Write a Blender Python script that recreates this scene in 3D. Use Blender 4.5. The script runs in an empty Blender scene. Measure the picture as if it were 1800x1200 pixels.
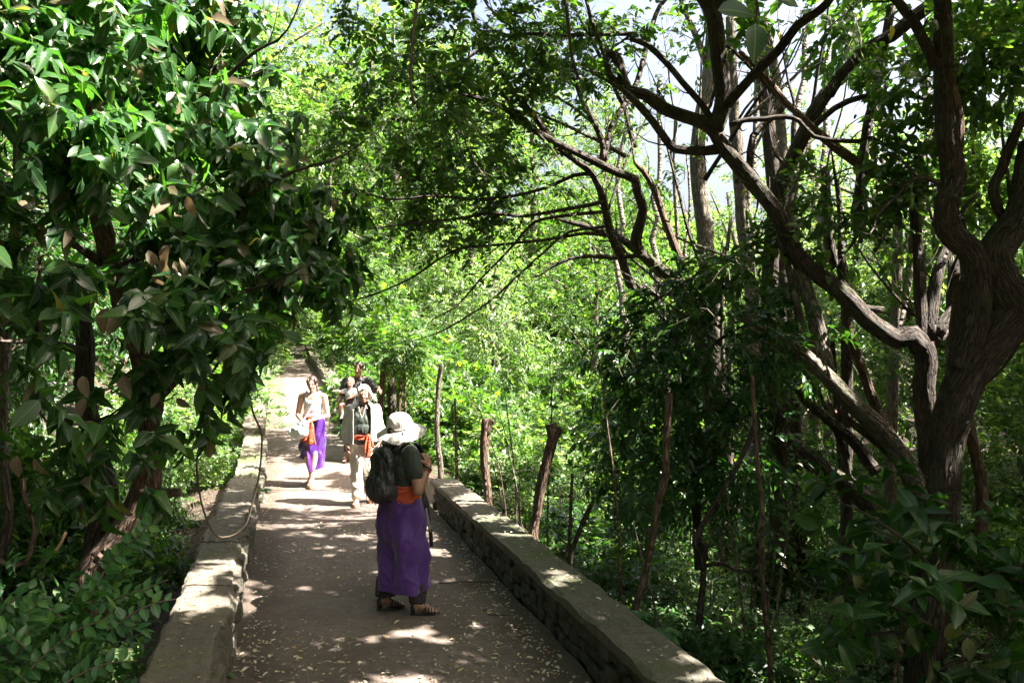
import bpy, bmesh, math, random
import numpy as np
from mathutils import Vector, Matrix
random.seed(7)
RNG = np.random.default_rng(11)
scene = bpy.context.scene
COL = scene.collection

# ------------------------------------------------------------------ camera
CAMZ, F, HY = 2.1, 1400.0, 617.0
cam_d = bpy.data.cameras.new('camera'); cam = bpy.data.objects.new('camera', cam_d); COL.objects.link(cam)
cam.location = (0, 0, CAMZ); cam.rotation_euler = (math.radians(90), 0, 0)
cam_d.sensor_width = 36; cam_d.lens = 36 * F / 1800; cam_d.shift_y = (HY - 600) / 1800
cam_d.clip_start = 0.05; cam_d.clip_end = 2000
scene.camera = cam
# ------------------------------------------------------------------ light
SUN = Vector((0.60, -0.10, 0.79)).normalized()
SUN_EL = math.asin(SUN.z); SUN_AZ = math.atan2(SUN.x, SUN.y)
world = bpy.data.worlds.new('World'); scene.world = world; world.use_nodes = True
wn = world.node_tree; bg = wn.nodes['Background']
sky = wn.nodes.new('ShaderNodeTexSky'); sky.sky_type = 'NISHITA'; sky.sun_disc = False
sky.sun_elevation = SUN_EL; sky.sun_rotation = SUN_AZ; sky.air_density = 1.0; sky.dust_density = 10.0; sky.ozone_density = 0.0
wn.links.new(sky.outputs[0], bg.inputs[0]); bg.inputs[1].default_value = 0.06
sl = bpy.data.lights.new('sun', 'SUN'); sl.energy = 5.0; sl.angle = math.radians(0.5); sl.color = (1.0, 0.945, 0.86)
so = bpy.data.objects.new('sun', sl); COL.objects.link(so); so.rotation_euler = SUN.to_track_quat('Z', 'Y').to_euler()
vs = scene.view_settings; vs.view_transform = 'Standard'; vs.look = 'None'; vs.gamma = 1; vs.use_curve_mapping = False
vs.exposure = 3.1
cy = scene.cycles
cy.max_bounces = 8; cy.diffuse_bounces = 4; cy.glossy_bounces = 2; cy.transmission_bounces = 5; cy.transparent_max_bounces = 4
cy.use_denoising = True; cy.caustics_reflective = False; cy.caustics_refractive = False; cy.sample_clamp_indirect = 6

# ------------------------------------------------------------------ helpers
def px(x, y, d): return Vector(((x - 900) / F * d, d, CAMZ - (y - HY) / F * d))
def lerp(a, b, t): return a + (b - a) * t
def sstep(a, b, x):
    t = np.clip((np.asarray(x, float) - a) / (b - a), 0, 1); return t * t * (3 - 2 * t)
_L = np.random.default_rng(3).random((64, 64, 64))
def noise(x, y, z=0.0):
    x, y, z = np.broadcast_arrays(np.asarray(x, float), np.asarray(y, float), np.asarray(z, float))
    xi, yi, zi = np.floor(x).astype(int), np.floor(y).astype(int), np.floor(z).astype(int)
    fx, fy, fz = x - xi, y - yi, z - zi
    fx, fy, fz = fx*fx*(3-2*fx), fy*fy*(3-2*fy), fz*fz*(3-2*fz)
    r = 0
    for i in (0, 1):
        for j in (0, 1):
            for k in (0, 1):
                w = (fx if i else 1-fx) * (fy if j else 1-fy) * (fz if k else 1-fz)
                r = r + w * _L[(xi+i) % 64, (yi+j) % 64, (zi+k) % 64]
    return r
def unit(a): return a / np.maximum(np.linalg.norm(a, axis=-1, keepdims=True), 1e-9)

ZY = [-60, 0, 10.8, 12.4, 14, 18, 23, 41, 96, 200, 900]
ZZ = [0, 0, 0.0, 0.04, 0.17, 0.42, 0.70, 1.5, 3.4, 5, 8]
def zpath(y): return (np.interp(np.asarray(y) - .5, ZY, ZZ) + np.interp(y, ZY, ZZ) + np.interp(np.asarray(y) + .5, ZY, ZZ)) / 3
def cx(y): return 0.775 - 0.2825 * np.asarray(y, float)
def sL(y): return np.interp(y, [12, 18, 33, 60, 96], [-1.17, -1.25, -1.45, -1.3, -1.0])
def sR(y): return np.interp(y, [14.2, 15.6, 41, 60, 96], [1.17, .56, .42, .6, 1.1])
def zground(x, y):
    x = np.asarray(x, float); y = np.asarray(y, float)
    s = x - cx(y)
    zp = zpath(y)
    left = -0.22 - 0.25 * sstep(-1.8, -3.2, s) + 1.5 * sstep(-4, -14, s)
    right = -0.25 - 1.5 * sstep(1.5, 5.0, s) + 0.7 * sstep(7, 16, s)
    z = np.where(s < 0, left, right) + zp
    hill = 7.5 * sstep(17, 55, y) * (1 - sstep(2, 16, x - 0.10 * y)) * sstep(2.5, 12, np.abs(s))
    z = z + hill + (noise(x * .8, y * .8) - .5) * .22 * sstep(1.4, 2.2, np.abs(s))
    return z

def setp(o, label=None, cat=None, group=None, kind=None):
    if label: o['label'] = label
    if cat: o['category'] = cat
    if group: o['group'] = group
    if kind: o['kind'] = kind
    return o
def empty(name, loc, label, cat, group=None):
    o = bpy.data.objects.new(name, None); COL.objects.link(o); o.location = loc; o.empty_display_size = .1
    return setp(o, label, cat, group)
def link(name, me, parent=None, mat=None):
    if mat is not None and not me.materials: me.materials.append(mat)
    o = bpy.data.objects.new(name, me); COL.objects.link(o)
    if parent is not None: o.parent = parent
    return o
def np_mesh(name, V, faces, uv=None, smooth=True):
    """faces: list of int arrays (M,k)"""
    me = bpy.data.meshes.new(name)
    V = np.asarray(V, np.float32)
    faces = [np.asarray(f, np.int32) for f in faces if len(f)]
    nl = sum(f.size for f in faces); nf = sum(len(f) for f in faces)
    me.vertices.add(len(V)); me.vertices.foreach_set('co', V.ravel())
    me.loops.add(nl); me.polygons.add(nf)
    li = np.concatenate([f.ravel() for f in faces]); me.loops.foreach_set('vertex_index', li)
    tot = np.concatenate([np.full(len(f), f.shape[1], np.int32) for f in faces])
    st = np.concatenate([[0], np.cumsum(tot)[:-1]]).astype(np.int32)
    me.polygons.foreach_set('loop_start', st); me.polygons.foreach_set('loop_total', tot)
    me.polygons.foreach_set('use_smooth', np.full(nf, smooth))
    if uv is not None:
        l = me.uv_layers.new(name='uv'); l.data.foreach_set('uv', np.asarray(uv, np.float32)[li].ravel())
    me.update(calc_edges=True)
    return me
def base_of(parent): return np.array(parent.location) if parent is not None else np.zeros(3)

# ------------------------------------------------------------------ materials
class NT:
    def __init__(s, name):
        s.m = bpy.data.materials.new(name); s.m.use_nodes = True; s.t = s.m.node_tree
        s.n = s.t.nodes; s.b = s.n['Principled BSDF']; s.out = s.n['Material Output']
    def node(s, t, **k):
        n = s.n.new(t)
        for a, v in k.items():
            if a.startswith('i_'): n.inputs[a[2:].replace('_', ' ')].default_value = v
            else: setattr(n, a, v)
        return n
    def l(s, a, b): s.t.links.new(a, b)
    def coord(s, which='Object', scale=(1, 1, 1)):
        tc = s.node('ShaderNodeTexCoord'); mp = s.node('ShaderNodeMapping'); mp.inputs['Scale'].default_value = scale
        s.l(tc.outputs[which], mp.inputs[0]); return mp.outputs[0]
    def noise(s, vec, scale, detail=4, rough=.55):
        n = s.node('ShaderNodeTexNoise'); n.inputs['Scale'].default_value = scale; n.inputs['Detail'].default_value = detail
        n.inputs['Roughness'].default_value = rough; s.l(vec, n.inputs['Vector']); return n.outputs[0]
    def ramp(s, fac, stops):
        r = s.node('ShaderNodeValToRGB'); e = r.color_ramp.elements
        while len(e) < len(stops): e.new(.5)
        for i, (p, c) in enumerate(stops):
            e[i].position = p; e[i].color = (*c, 1) if len(c) == 3 else c
        s.l(fac, r.inputs[0]); return r.outputs[0]
    def mix(s, fac, a, b, mode='MIX'):
        m = s.node('ShaderNodeMix', data_type='RGBA', blend_type=mode)
        if isinstance(fac, (int, float)): m.inputs[0].default_value = fac
        else: s.l(fac, m.inputs[0])
        for v, i in ((a, 6), (b, 7)):
            if isinstance(v, tuple): m.inputs[i].default_value = (*v, 1)
            else: s.l(v, m.inputs[i])
        return m.outputs[2]
    def math(s, op, a, b=0.0):
        m = s.node('ShaderNodeMath', operation=op)
        for v, i in ((a, 0), (b, 1)):
            if isinstance(v, (int, float)): m.inputs[i].default_value = v
            else: s.l(v, m.inputs[i])
        return m.outputs[0]
    def bump(s, h, strength=.5, dist=.01, prev=None):
        b = s.node('ShaderNodeBump'); b.inputs['Strength'].default_value = strength; b.inputs['Distance'].default_value = dist
        s.l(h, b.inputs['Height'])
        if prev is not None: s.l(prev, b.inputs['Normal'])
        return b.outputs[0]
    def fin(s, color=None, rough=None, normal=None, **k):
        if color is not None:
            if isinstance(color, tuple): s.b.inputs['Base Color'].default_value = (*color, 1)
            else: s.l(color, s.b.inputs['Base Color'])
        if rough is not None:
            if isinstance(rough, (int, float)): s.b.inputs['Roughness'].default_value = rough
            else: s.l(rough, s.b.inputs['Roughness'])
        if normal is not None: s.l(normal, s.b.inputs['Normal'])
        for a, v in k.items(): s.b.inputs[a.replace('_', ' ')].default_value = v
        return s.m

def leaf_mat(name, stops, trans=.42, rough=.38, single=False, veins=True, tc=(1.8, 2.3, .45), spec=.5):
    t = NT(name)
    if single: r = t.node('ShaderNodeObjectInfo').outputs['Random']
    else: r = t.node('ShaderNodeNewGeometry').outputs['Random Per Island']
    c = t.ramp(r, stops)
    if veins:
        uv = t.node('ShaderNodeUVMap'); sp = t.node('ShaderNodeSeparateXYZ'); t.l(uv.outputs[0], sp.inputs[0])
        av = t.math('ABSOLUTE', sp.outputs[1])
        mid = t.math('LESS_THAN', av, .035)
        ph = t.math('SUBTRACT', t.math('MULTIPLY', sp.outputs[0], 9.0), t.math('MULTIPLY', av, 5.0))
        w = t.math('PINGPONG', ph, .5)
        vein = t.math('LESS_THAN', w, .06)
        vv = t.math('MAXIMUM', mid, t.math('MULTIPLY', vein, .45))
        c = t.mix(vv, c, t.mix(.35, c, (.26, .34, .12)))
        t.l(t.bump(t.math('SUBTRACT', w, t.math('MULTIPLY', mid, .5)), .13, .004), t.b.inputs['Normal'])
    tr = t.node('ShaderNodeBsdfTranslucent')
    t.l(t.mix(1.0, c, tc, 'MULTIPLY'), tr.inputs[0])
    t.l(c, t.b.inputs['Base Color']); t.b.inputs['Roughness'].default_value = rough
    t.b.inputs['Specular IOR Level'].default_value = spec
    mx = t.node('ShaderNodeMixShader'); mx.inputs[0].default_value = trans
    t.l(t.b.outputs[0], mx.inputs[1]); t.l(tr.outputs[0], mx.inputs[2]); t.l(mx.outputs[0], t.out.inputs[0])
    return t.m
G_BIG = [(0, (.014, .045, .018)), (.45, (.024, .075, .026)), (.78, (.045, .12, .034)), (.94, (.08, .16, .045)), (.955, (.11, .085, .055)), (1, (.15, .11, .075))]
G_MED = [(0, (.028, .066, .022)), (.5, (.055, .11, .034)), (.85, (.10, .165, .05)), (.99, (.17, .23, .07)), (1, (.40, .35, .06))]
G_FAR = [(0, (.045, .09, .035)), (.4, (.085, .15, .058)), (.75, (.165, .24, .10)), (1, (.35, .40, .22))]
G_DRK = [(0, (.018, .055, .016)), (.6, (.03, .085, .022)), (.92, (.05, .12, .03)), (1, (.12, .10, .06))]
G_ROUND = [(0, (.03, .10, .035)), (.6, (.045, .14, .045)), (1, (.09, .2, .05))]
G_BACK = [(0, (.13, .10, .07)), (.6, (.19, .14, .10)), (1, (.24, .19, .14))]
M_BIG = leaf_mat('glossy_leaf', G_BIG, .45, .3); M_BIG1 = leaf_mat('glossy_leaf_single', G_BIG, .45, .3, True)
M_MED = leaf_mat('tree_leaf', G_MED, .45, .4, veins=False); M_MED1 = leaf_mat('tree_leaf_single', G_MED, .45, .4, True)
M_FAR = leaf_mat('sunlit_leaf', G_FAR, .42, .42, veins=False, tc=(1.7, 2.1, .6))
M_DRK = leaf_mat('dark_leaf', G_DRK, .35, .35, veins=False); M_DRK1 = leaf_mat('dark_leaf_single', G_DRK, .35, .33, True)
M_RND = leaf_mat('oval_leaf', G_ROUND, .35, .42, veins=False); M_RND1 = leaf_mat('oval_leaf_single', G_ROUND, .35, .42, True)
M_DRY1 = leaf_mat('dry_hanging_leaf', G_BACK, .25, .6, True, tc=(1.3, 1.1, .8)); M_DRY = leaf_mat('dry_leaf', G_BACK, .25, .6, tc=(1.3, 1.1, .8))
M_YEL = leaf_mat('yellow_leaf', [(0, (.55, .40, .05)), (1, (.6, .48, .08))], .4, .5, True, tc=(1.3, 1.2, .5))
M_FALL = leaf_mat('fallen_leaf', [(0, (.22, .15, .09)), (.3, (.5, .42, .31)), (.85, (.66, .60, .50)), (.95, (.5, .44, .14)), (1, (.38, .13, .07))], .1, .6, True, False)
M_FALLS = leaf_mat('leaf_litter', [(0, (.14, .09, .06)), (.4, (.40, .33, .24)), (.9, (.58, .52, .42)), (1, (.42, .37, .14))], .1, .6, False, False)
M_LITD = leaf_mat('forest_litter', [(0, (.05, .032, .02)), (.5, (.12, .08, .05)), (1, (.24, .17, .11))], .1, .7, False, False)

def bark_mat(name, c1, c2, lichen=.25, s=1.0):
    t = NT(name); uv = t.node('ShaderNodeUVMap')
    mp = t.node('ShaderNodeMapping'); mp.inputs['Scale'].default_value = (9 * s, 1.6 * s, 1); t.l(uv.outputs[0], mp.inputs[0])
    n1 = t.noise(mp.outputs[0], 5, 6, .65)
    v = t.node('ShaderNodeTexVoronoi', feature='DISTANCE_TO_EDGE'); v.inputs['Scale'].default_value = 6.0
    wv = t.node('ShaderNodeMapping'); wv.inputs['Scale'].default_value = (7 * s, 1.1 * s, 1)
    nn = t.node('ShaderNodeTexNoise'); nn.inputs['Scale'].default_value = 3; t.l(uv.outputs[0], nn.inputs['Vector'])
    add = t.mix(.12, uv.outputs[0], nn.outputs['Color'], 'ADD'); t.l(add, wv.inputs[0]); t.l(wv.outputs[0], v.inputs['Vector'])
    crack = t.ramp(v.outputs['Distance'], [(0, (0, 0, 0)), (.22, (1, 1, 1))])
    c = t.mix(t.ramp(n1, [(.3, (0, 0, 0)), (.68, (1, 1, 1))]), c1, c2)
    c = t.mix(crack, t.mix(.65, c, (.02, .015, .012)), c)
    o = t.coord('Object'); n2 = t.noise(o, 7, 5); li = t.ramp(n2, [(.52, (0, 0, 0)), (.68, (lichen,) * 3)])
    c = t.mix(li, c, (.36, .36, .30))
    n3 = t.noise(o, 3, 3); mo = t.ramp(n3, [(.55, (0, 0, 0)), (.7, (.5, .5, .5))]); c = t.mix(mo, c, (.10, .12, .05))
    nb = t.bump(crack, 1.0, .03); nb = t.bump(n1, 1.0, .02, nb)
    return t.fin(c, .85, nb)
BARK = bark_mat('grey_brown_bark', (.10, .075, .055), (.26, .2, .155), .4)
BARKD = bark_mat('dark_bark', (.042, .029, .022), (.125, .09, .068), .12)
BARKR = bark_mat('reddish_bark', (.11, .062, .038), (.30, .19, .125), .2)
BARKP = bark_mat('pale_bark', (.12, .095, .07), (.34, .28, .22), .4)
TWIG = NT('twig').fin((.13, .11, .07), .8)
VINE = NT('vine').fin((.085, .06, .038), .85)
CUTW = NT('cut_wood').fin((.42, .27, .16), .8)

def concrete(name, c1, c2, moss, mosscol=(.075, .105, .025), crack=0.0, peb=True):
    t = NT(name); o = t.coord('Object')
    n1 = t.noise(o, 1.3, 6, .6); n2 = t.noise(o, 14, 6, .7); n3 = t.noise(o, 90, 3, .7)
    c = t.mix(t.ramp(n1, [(.3, (0, 0, 0)), (.7, (1, 1, 1))]), c1, c2)
    c = t.mix(t.ramp(n2, [(.35, (.55,) * 3), (.62, (0, 0, 0))]), c, tuple(v * .45 for v in c1))
    c = t.mix(t.ramp(n3, [(.56, (0, 0, 0)), (.7, (.55,) * 3)]), c, tuple(min(1, v * 1.7) for v in c2))
    h = t.math('ADD', t.math('MULTIPLY', n2, .7), t.math('MULTIPLY', n3, .35))
    if crack:
        wo = t.mix(.25, o, t.node('ShaderNodeTexNoise').outputs['Color'], 'ADD')
        mp = t.node('ShaderNodeMapping'); mp.inputs['Scale'].default_value = (1.6, 2.3, 1); t.l(wo, mp.inputs[0])
        v = t.node('ShaderNodeTexVoronoi', feature='DISTANCE_TO_EDGE'); v.inputs['Scale'].default_value = 1.6; t.l(mp.outputs[0], v.inputs['Vector'])
        k = t.ramp(v.outputs['Distance'], [(0, (0, 0, 0)), (.045, (1, 1, 1))])
        sp = t.node('ShaderNodeSeparateXYZ'); t.l(o, sp.inputs[0])
        far = t.ramp(t.math('MULTIPLY', t.math('SUBTRACT', sp.outputs[1], 13.0), .14), [(0, (0, 0, 0)), (1, (1, 1, 1))])
        k2 = t.math('MAXIMUM', k, t.math('SUBTRACT', 1.0, far))
        c = t.mix(k2, (.035, .03, .02), c)
        h = t.math('ADD', h, t.math('MULTIPLY', k2, .8))
    if crack:
        s2 = t.node('ShaderNodeSeparateXYZ'); t.l(o, s2.inputs[0])
        lat = t.math('ABSOLUTE', t.math('SUBTRACT', t.math('ADD', s2.outputs[0], t.math('MULTIPLY', s2.outputs[1], .2825)), .775))
        dirt = t.ramp(t.math('ADD', lat, t.math('MULTIPLY', t.math('SUBTRACT', n1, .5), .9)), [(.72, (0, 0, 0)), (.98, (.85,) * 3)])
        c = t.mix(dirt, c, t.mix(n3, (.03, .022, .015), (.085, .062, .04)))
        pt = t.ramp(t.noise(o, .55, 3, .5), [(.42, (0, 0, 0)), (.62, (.5,) * 3)]); c = t.mix(pt, c, tuple(v * .8 for v in c1))
    if moss > 0:
        mm = t.ramp(t.math('ADD', t.math('MULTIPLY', n1, .6), t.math('MULTIPLY', n2, .4)), [(.62 - moss * .3, (0, 0, 0)), (.74 - moss * .3, (1, 1, 1))])
        c = t.mix(mm, c, t.mix(n3, mosscol, tuple(v * 1.7 for v in mosscol)))
        h = t.math('ADD', h, t.math('MULTIPLY', mm, .3))
    return t.fin(c, .9, t.bump(h, 1.0, .03))
M_PATH = concrete('worn_concrete_path', (.125, .092, .074), (.25, .195, .165), .10, (.09, .085, .045), 1.0)
M_COPE = concrete('wall_top_concrete', (.13, .108, .08), (.25, .21, .165), .32, (.06, .07, .026))
M_COPEM = concrete('mossy_wall_top', (.085, .075, .058), (.25, .22, .17), .45, (.06, .075, .022))
M_CORE = concrete('wall_mortar', (.05, .045, .035), (.11, .10, .075), .6)
M_STONE = concrete('rubble_stone', (.07, .062, .05), (.24, .21, .17), .42, (.045, .06, .02))
M_STONEL = concrete('pale_rubble_stone', (.13, .11, .085), (.32, .28, .22), .35, (.06, .075, .025))
def soil():
    t = NT('forest_soil'); o = t.coord('Object'); n = t.noise(o, 2, 6); n2 = t.noise(o, 30, 5, .7)
    c = t.mix(n2, (.02, .014, .01), (.11, .075, .05)); c = t.mix(t.ramp(n, [(.5, (0, 0, 0)), (.65, (.7,) * 3)]), c, (.03, .055, .015))
    return t.fin(c, .95, t.bump(n2, 1, .05))
M_SOIL = soil()
def cloth(name, c, rough=.8, wr=.5, scale=6, sheen=.2, st=(1, 1, .5), var=.25, weave=0, **k):
    t = NT(name); o = t.coord('Object', st); n = t.noise(o, scale, 4, .5); n2 = t.noise(o, scale * 30, 2)
    cc = t.mix(t.ramp(n, [(.3, (0, 0, 0)), (.7, (1, 1, 1))]), tuple(v * (1 - var) for v in c), c)
    b = t.bump(n, wr, .05); b = t.bump(n2, .25, .003, b)
    return t.fin(cc, rough, b, Sheen_Weight=sheen, **k)
M_PURP = cloth('purple_cotton', (.078, .018, .20), .62, .8, 5, .3, (1, 1, .35))
M_SATIN = cloth('purple_satin', (.07, .014, .175), .32, .9, 7, .1, (1, 1, .45), Specular_IOR_Level=.8)
M_ORNG = cloth('orange_sash_cloth', (.60, .085, .02), .7, .8, 14, .2, (1, 1, 3))
M_DKGR = cloth('dark_green_shirt', (.028, .038, .028), .65, .8, 9)
M_BLACK = cloth('black_cloth', (.014, .014, .016), .6, .7, 9)
M_PACK = cloth('backpack_nylon', (.018, .018, .02), .42, .9, 12, 0, (1.5, 1.5, .6), Specular_IOR_Level=.7)
M_WHITE = cloth('white_cotton', (.72, .74, .76), .75, .5, 9)
M_CREAM = cloth('cream_linen', (.78, .72, .64), .8, .8, 8, .2, (1, 1, .5))
M_BEIGE = cloth('pale_linen_shirt', (.70, .68, .62), .8, .9, 10, .2, (1, 1, .5))
M_BAG = cloth('white_bag_cloth', (.66, .72, .70), .6, 1.0, 11)
M_HAT = cloth('sun_hat_cotton', (.72, .66, .61), .85, .5, 16)
M_LACE = None
def lace():
    t = NT('lace_cuff'); o = t.coord('Object'); v = t.node('ShaderNodeTexVoronoi'); v.inputs['Scale'].default_value = 15; t.l(o, v.inputs['Vector'])
    w = t.math('SINE', t.math('MULTIPLY', v.outputs['Distance'], 30)); m = t.ramp(w, [(.45, (0, 0, 0)), (.8, (.55,) * 3)])
    n = t.noise(o, 120, 2); m2 = t.math('MULTIPLY', m, t.ramp(n, [(.4, (0, 0, 0)), (.6, (1, 1, 1))]))
    return t.fin(t.mix(m2, (.015, .014, .02), (.42, .30, .34)), .8)
M_LACE = lace()
def skin(name, c):
    t = NT(name); o = t.coord('Object'); n = t.noise(o, 18, 3)
    return t.fin(t.mix(n, tuple(v * .86 for v in c), c), .5, t.bump(t.noise(o, 160, 2), .15, .002), Subsurface_Weight=.08, Subsurface_Scale=.01)
SK_TAN = skin('tanned_skin', (.36, .19, .12)); SK_LT = skin('light_skin', (.50, .29, .21)); SK_PALE = skin('pale_skin', (.55, .34, .26)); SK_BR = skin('brown_skin', (.34, .18, .12))
SK_BABY = skin('baby_skin', (.58, .36, .27))
def hairm(name, a, b):
    t = NT(name); o = t.coord('Object', (60, 60, 6)); n = t.noise(o, 2.5, 3); return t.fin(t.mix(n, a, b), .45, t.bump(n, .6, .006))
H_BROWN = hairm('brown_hair', (.014, .008, .006), (.055, .03, .02)); H_DARK = hairm('dark_hair', (.012, .008, .006), (.05, .03, .02))
H_WHITE = hairm('white_blond_hair', (.50, .43, .32), (.85, .80, .70)); H_BABY = hairm('baby_hair', (.28, .17, .09), (.42, .28, .16))
M_EYE = NT('eye_dark').fin((.02, .015, .012), .2); M_EYEW = NT('eye_white').fin((.33, .29, .27), .3); M_LIP = NT('lips').fin((.42, .14, .12), .5)
M_LEA = NT('tan_leather').fin((.52, .24, .12), .55); M_LEB = NT('black_leather').fin((.014, .015, .02), .4); M_SILV = NT('grey_metal').fin((.45, .45, .47), .35, Metallic=.8)
M_BEAD = NT('bracelet_thread').fin((.30, .10, .06), .6); M_PLAS = NT('black_plastic').fin((.02, .02, .022), .35); M_LENS = NT('white_plastic').fin((.6, .62, .65), .3)
M_SOLE = NT('dark_sole').fin((.03, .025, .02), .8); M_STRAP = NT('white_strap').fin((.75, .75, .76), .6); M_WIRE = NT('rusty_wire').fin((.16, .11, .08), .6, Metallic=.5)
M_ROOT = NT('root_fibre').fin((.34, .25, .17), .8)

# ------------------------------------------------------------------ tubes
def smooth_path(P, R, step):
    P = np.asarray(P, float); R = np.asarray(R, float); n = len(P)
    if n == 2:
        P = np.array([P[0], (P[0] + P[1]) / 2, P[1]]); R = np.array([R[0], (R[0] + R[1]) / 2, R[1]]); n = 3
    Q = np.vstack([2 * P[0] - P[1], P, 2 * P[-1] - P[-2]]); outP, outR = [], []
    for i in range(n - 1):
        p0, p1, p2, p3 = Q[i:i+4]; m = max(2, int(np.linalg.norm(p2 - p1) / step))
        for t in np.arange(m) / m:
            outP.append(.5 * (2*p1 + (p2-p0)*t + (2*p0-5*p1+4*p2-p3)*t*t + (-p0+3*p1-3*p2+p3)*t**3)); outR.append(lerp(R[i], R[i+1], t))
    outP.append(P[-1]); outR.append(R[-1])
    return np.array(outP), np.array(outR)
def tube_np(P, R, sides=10, step=.12, rough=.14, seed=0, wob=0.0, smooth=True):
    P, R = smooth_path(P, R, step) if smooth else (np.asarray(P, float), np.asarray(R, float))
    n = len(P)
    if wob:
        s = np.arange(n) * step
        P = P + np.stack([noise(s * 1.7, seed + 3.3), noise(s * 1.7, seed + 9.1), noise(s * 1.7, seed + 17.7)], 1) * wob - wob / 2
    T = unit(np.gradient(P, axis=0)); up = np.array([0, 0, 1.]) if abs(T[0][2]) < .9 else np.array([1., 0, 0])
    A = np.zeros_like(T); a = unit(np.cross(T[0], up))
    for i in range(n):
        a = unit(a - T[i] * a.dot(T[i])); A[i] = a
    B = np.cross(T, A)
    th = np.linspace(0, 2 * np.pi, sides, endpoint=False)
    L = np.concatenate([[0], np.cumsum(np.linalg.norm(np.diff(P, axis=0), axis=1))])
    rr = R[:, None] * (1 + rough * 2 * (noise(np.cos(th)[None] * 1.6 + seed, np.sin(th)[None] * 1.6 + 5, L[:, None] * 2.2 / max(.3, R.mean() * 8)) - .5) + rough * .7 * (noise(np.cos(th)[None] * 4.2 + seed, np.sin(th)[None] * 4.2 + 5, L[:, None] * 9 + seed) - .5) + rough * 1.6 * np.clip(noise(np.cos(th)[None] * 2.2 + seed + 7, np.sin(th)[None] * 2.2 + 9, L[:, None] * 4.5) - .72, 0, 1) * 3)
    V = P[:, None] + rr[..., None] * (np.cos(th)[None, :, None] * A[:, None] + np.sin(th)[None, :, None] * B[:, None])
    V = V.reshape(-1, 3)
    i, j = np.meshgrid(np.arange(n - 1), np.arange(sides), indexing='ij')
    Fq = np.stack([i*sides+j, i*sides+(j+1) % sides, (i+1)*sides+(j+1) % sides, (i+1)*sides+j], -1).reshape(-1, 4)
    uv = np.stack([np.broadcast_to(np.abs(np.linspace(-1, 1, sides, endpoint=False)) * R.mean() * 3.1 * 1.5, (n, sides)), np.broadcast_to(L[:, None], (n, sides))], -1).reshape(-1, 2)
    k = len(V); V = np.vstack([V, P[0], P[-1]]); uv = np.vstack([uv, [0, 0], [0, L[-1]]])
    jj = np.arange(sides)
    C = np.concatenate([np.stack([np.full(sides, k), (jj+1) % sides, jj], 1), np.stack([np.full(sides, k+1), (n-1)*sides+jj, (n-1)*sides+(jj+1) % sides], 1)])
    return V, Fq, C, uv
_seed = [0]
def tube(name, P, R, mat, parent=None, sides=10, step=.12, rough=.14, wob=0., smooth=True):
    _seed[0] += 1
    V, Fq, C, uv = tube_np([tuple(p) for p in P], R, sides, step, rough, _seed[0] * 1.37, wob, smooth)
    return link(name, np_mesh(name, V - base_of(parent), [Fq, C], uv), parent, mat)
def pxr(pts, d, r, dd=0.0):
    """pixel polyline -> world points and radii; pts (x,y) or (x,y,d); r pixel radius (a,b)"""
    P, R = [], []; n = len(pts)
    for i, p in enumerate(pts):
        t = i / max(1, n - 1); D = p[2] if len(p) > 2 else d + dd * t
        P.append(px(p[0], p[1], D)); R.append(lerp(r[0], r[1], t) * D / F)
    return P, R
def limb(name, pts, d, r, mat, parent, dd=0., sides=10, **k):
    P, R = pxr(pts, d, r, dd)
    if name != 'branch' or r[1] > 9: return tube(name, P, R, mat, parent, sides, **k)
    e = P[-1] - P[-2]; e = e.normalized() * min(.5, max(.18, e.length)); j = lambda s: Vector((random.gauss(0, s), random.gauss(0, s), random.gauss(0, s)))
    P = P + [P[-1] + e * .6 + j(.05), P[-1] + e * 1.4 + j(.12) + Vector((0, 0, .05))]; R = R + [R[-1] * .55, .0025]
    o = tube(name, P, R, mat, parent, sides, **k)
    SP, SR = smooth_path([tuple(p) for p in P], R, .12); off = 0; VV, QQ, CC, UU = [], [], [], []
    for q in range(max(2, int(len(SP) / 3))):
        i = random.randint(1, len(SP) - 2); tg = Vector(SP[i + 1] - SP[i - 1]).normalized(); sd = (tg.cross(Vector((0, 1, 0))) * random.choice((-1, 1)) + j(.4)).normalized(); ln = random.uniform(.18, .55)
        p0 = Vector(SP[i]); p1 = p0 + (tg * .5 + sd * .6) * ln * .5 + j(.02); p2 = p1 + (tg * .6 + sd * .4 + Vector((0, 0, .15))) * ln * .6 + j(.04); rr = min(SR[i] * .5, .010)
        V, Fq, C, uv = tube_np(*smooth_path([tuple(p0), tuple(p1), tuple(p2)], [rr, rr * .7, .002], .1), 5, .1, .1, q, 0, False)
        VV.append(V); QQ.append(Fq + off); CC.append(C + off); UU.append(uv); off += len(V)
    tw = link('side_twigs', np_mesh('side_twigs', np.vstack(VV), [np.vstack(QQ), np.vstack(CC)], np.vstack(UU)), o, mat); tw['kind'] = 'stuff'
    V3 = base_of(parent); tw.location = -Vector(V3) ; return o

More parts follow.
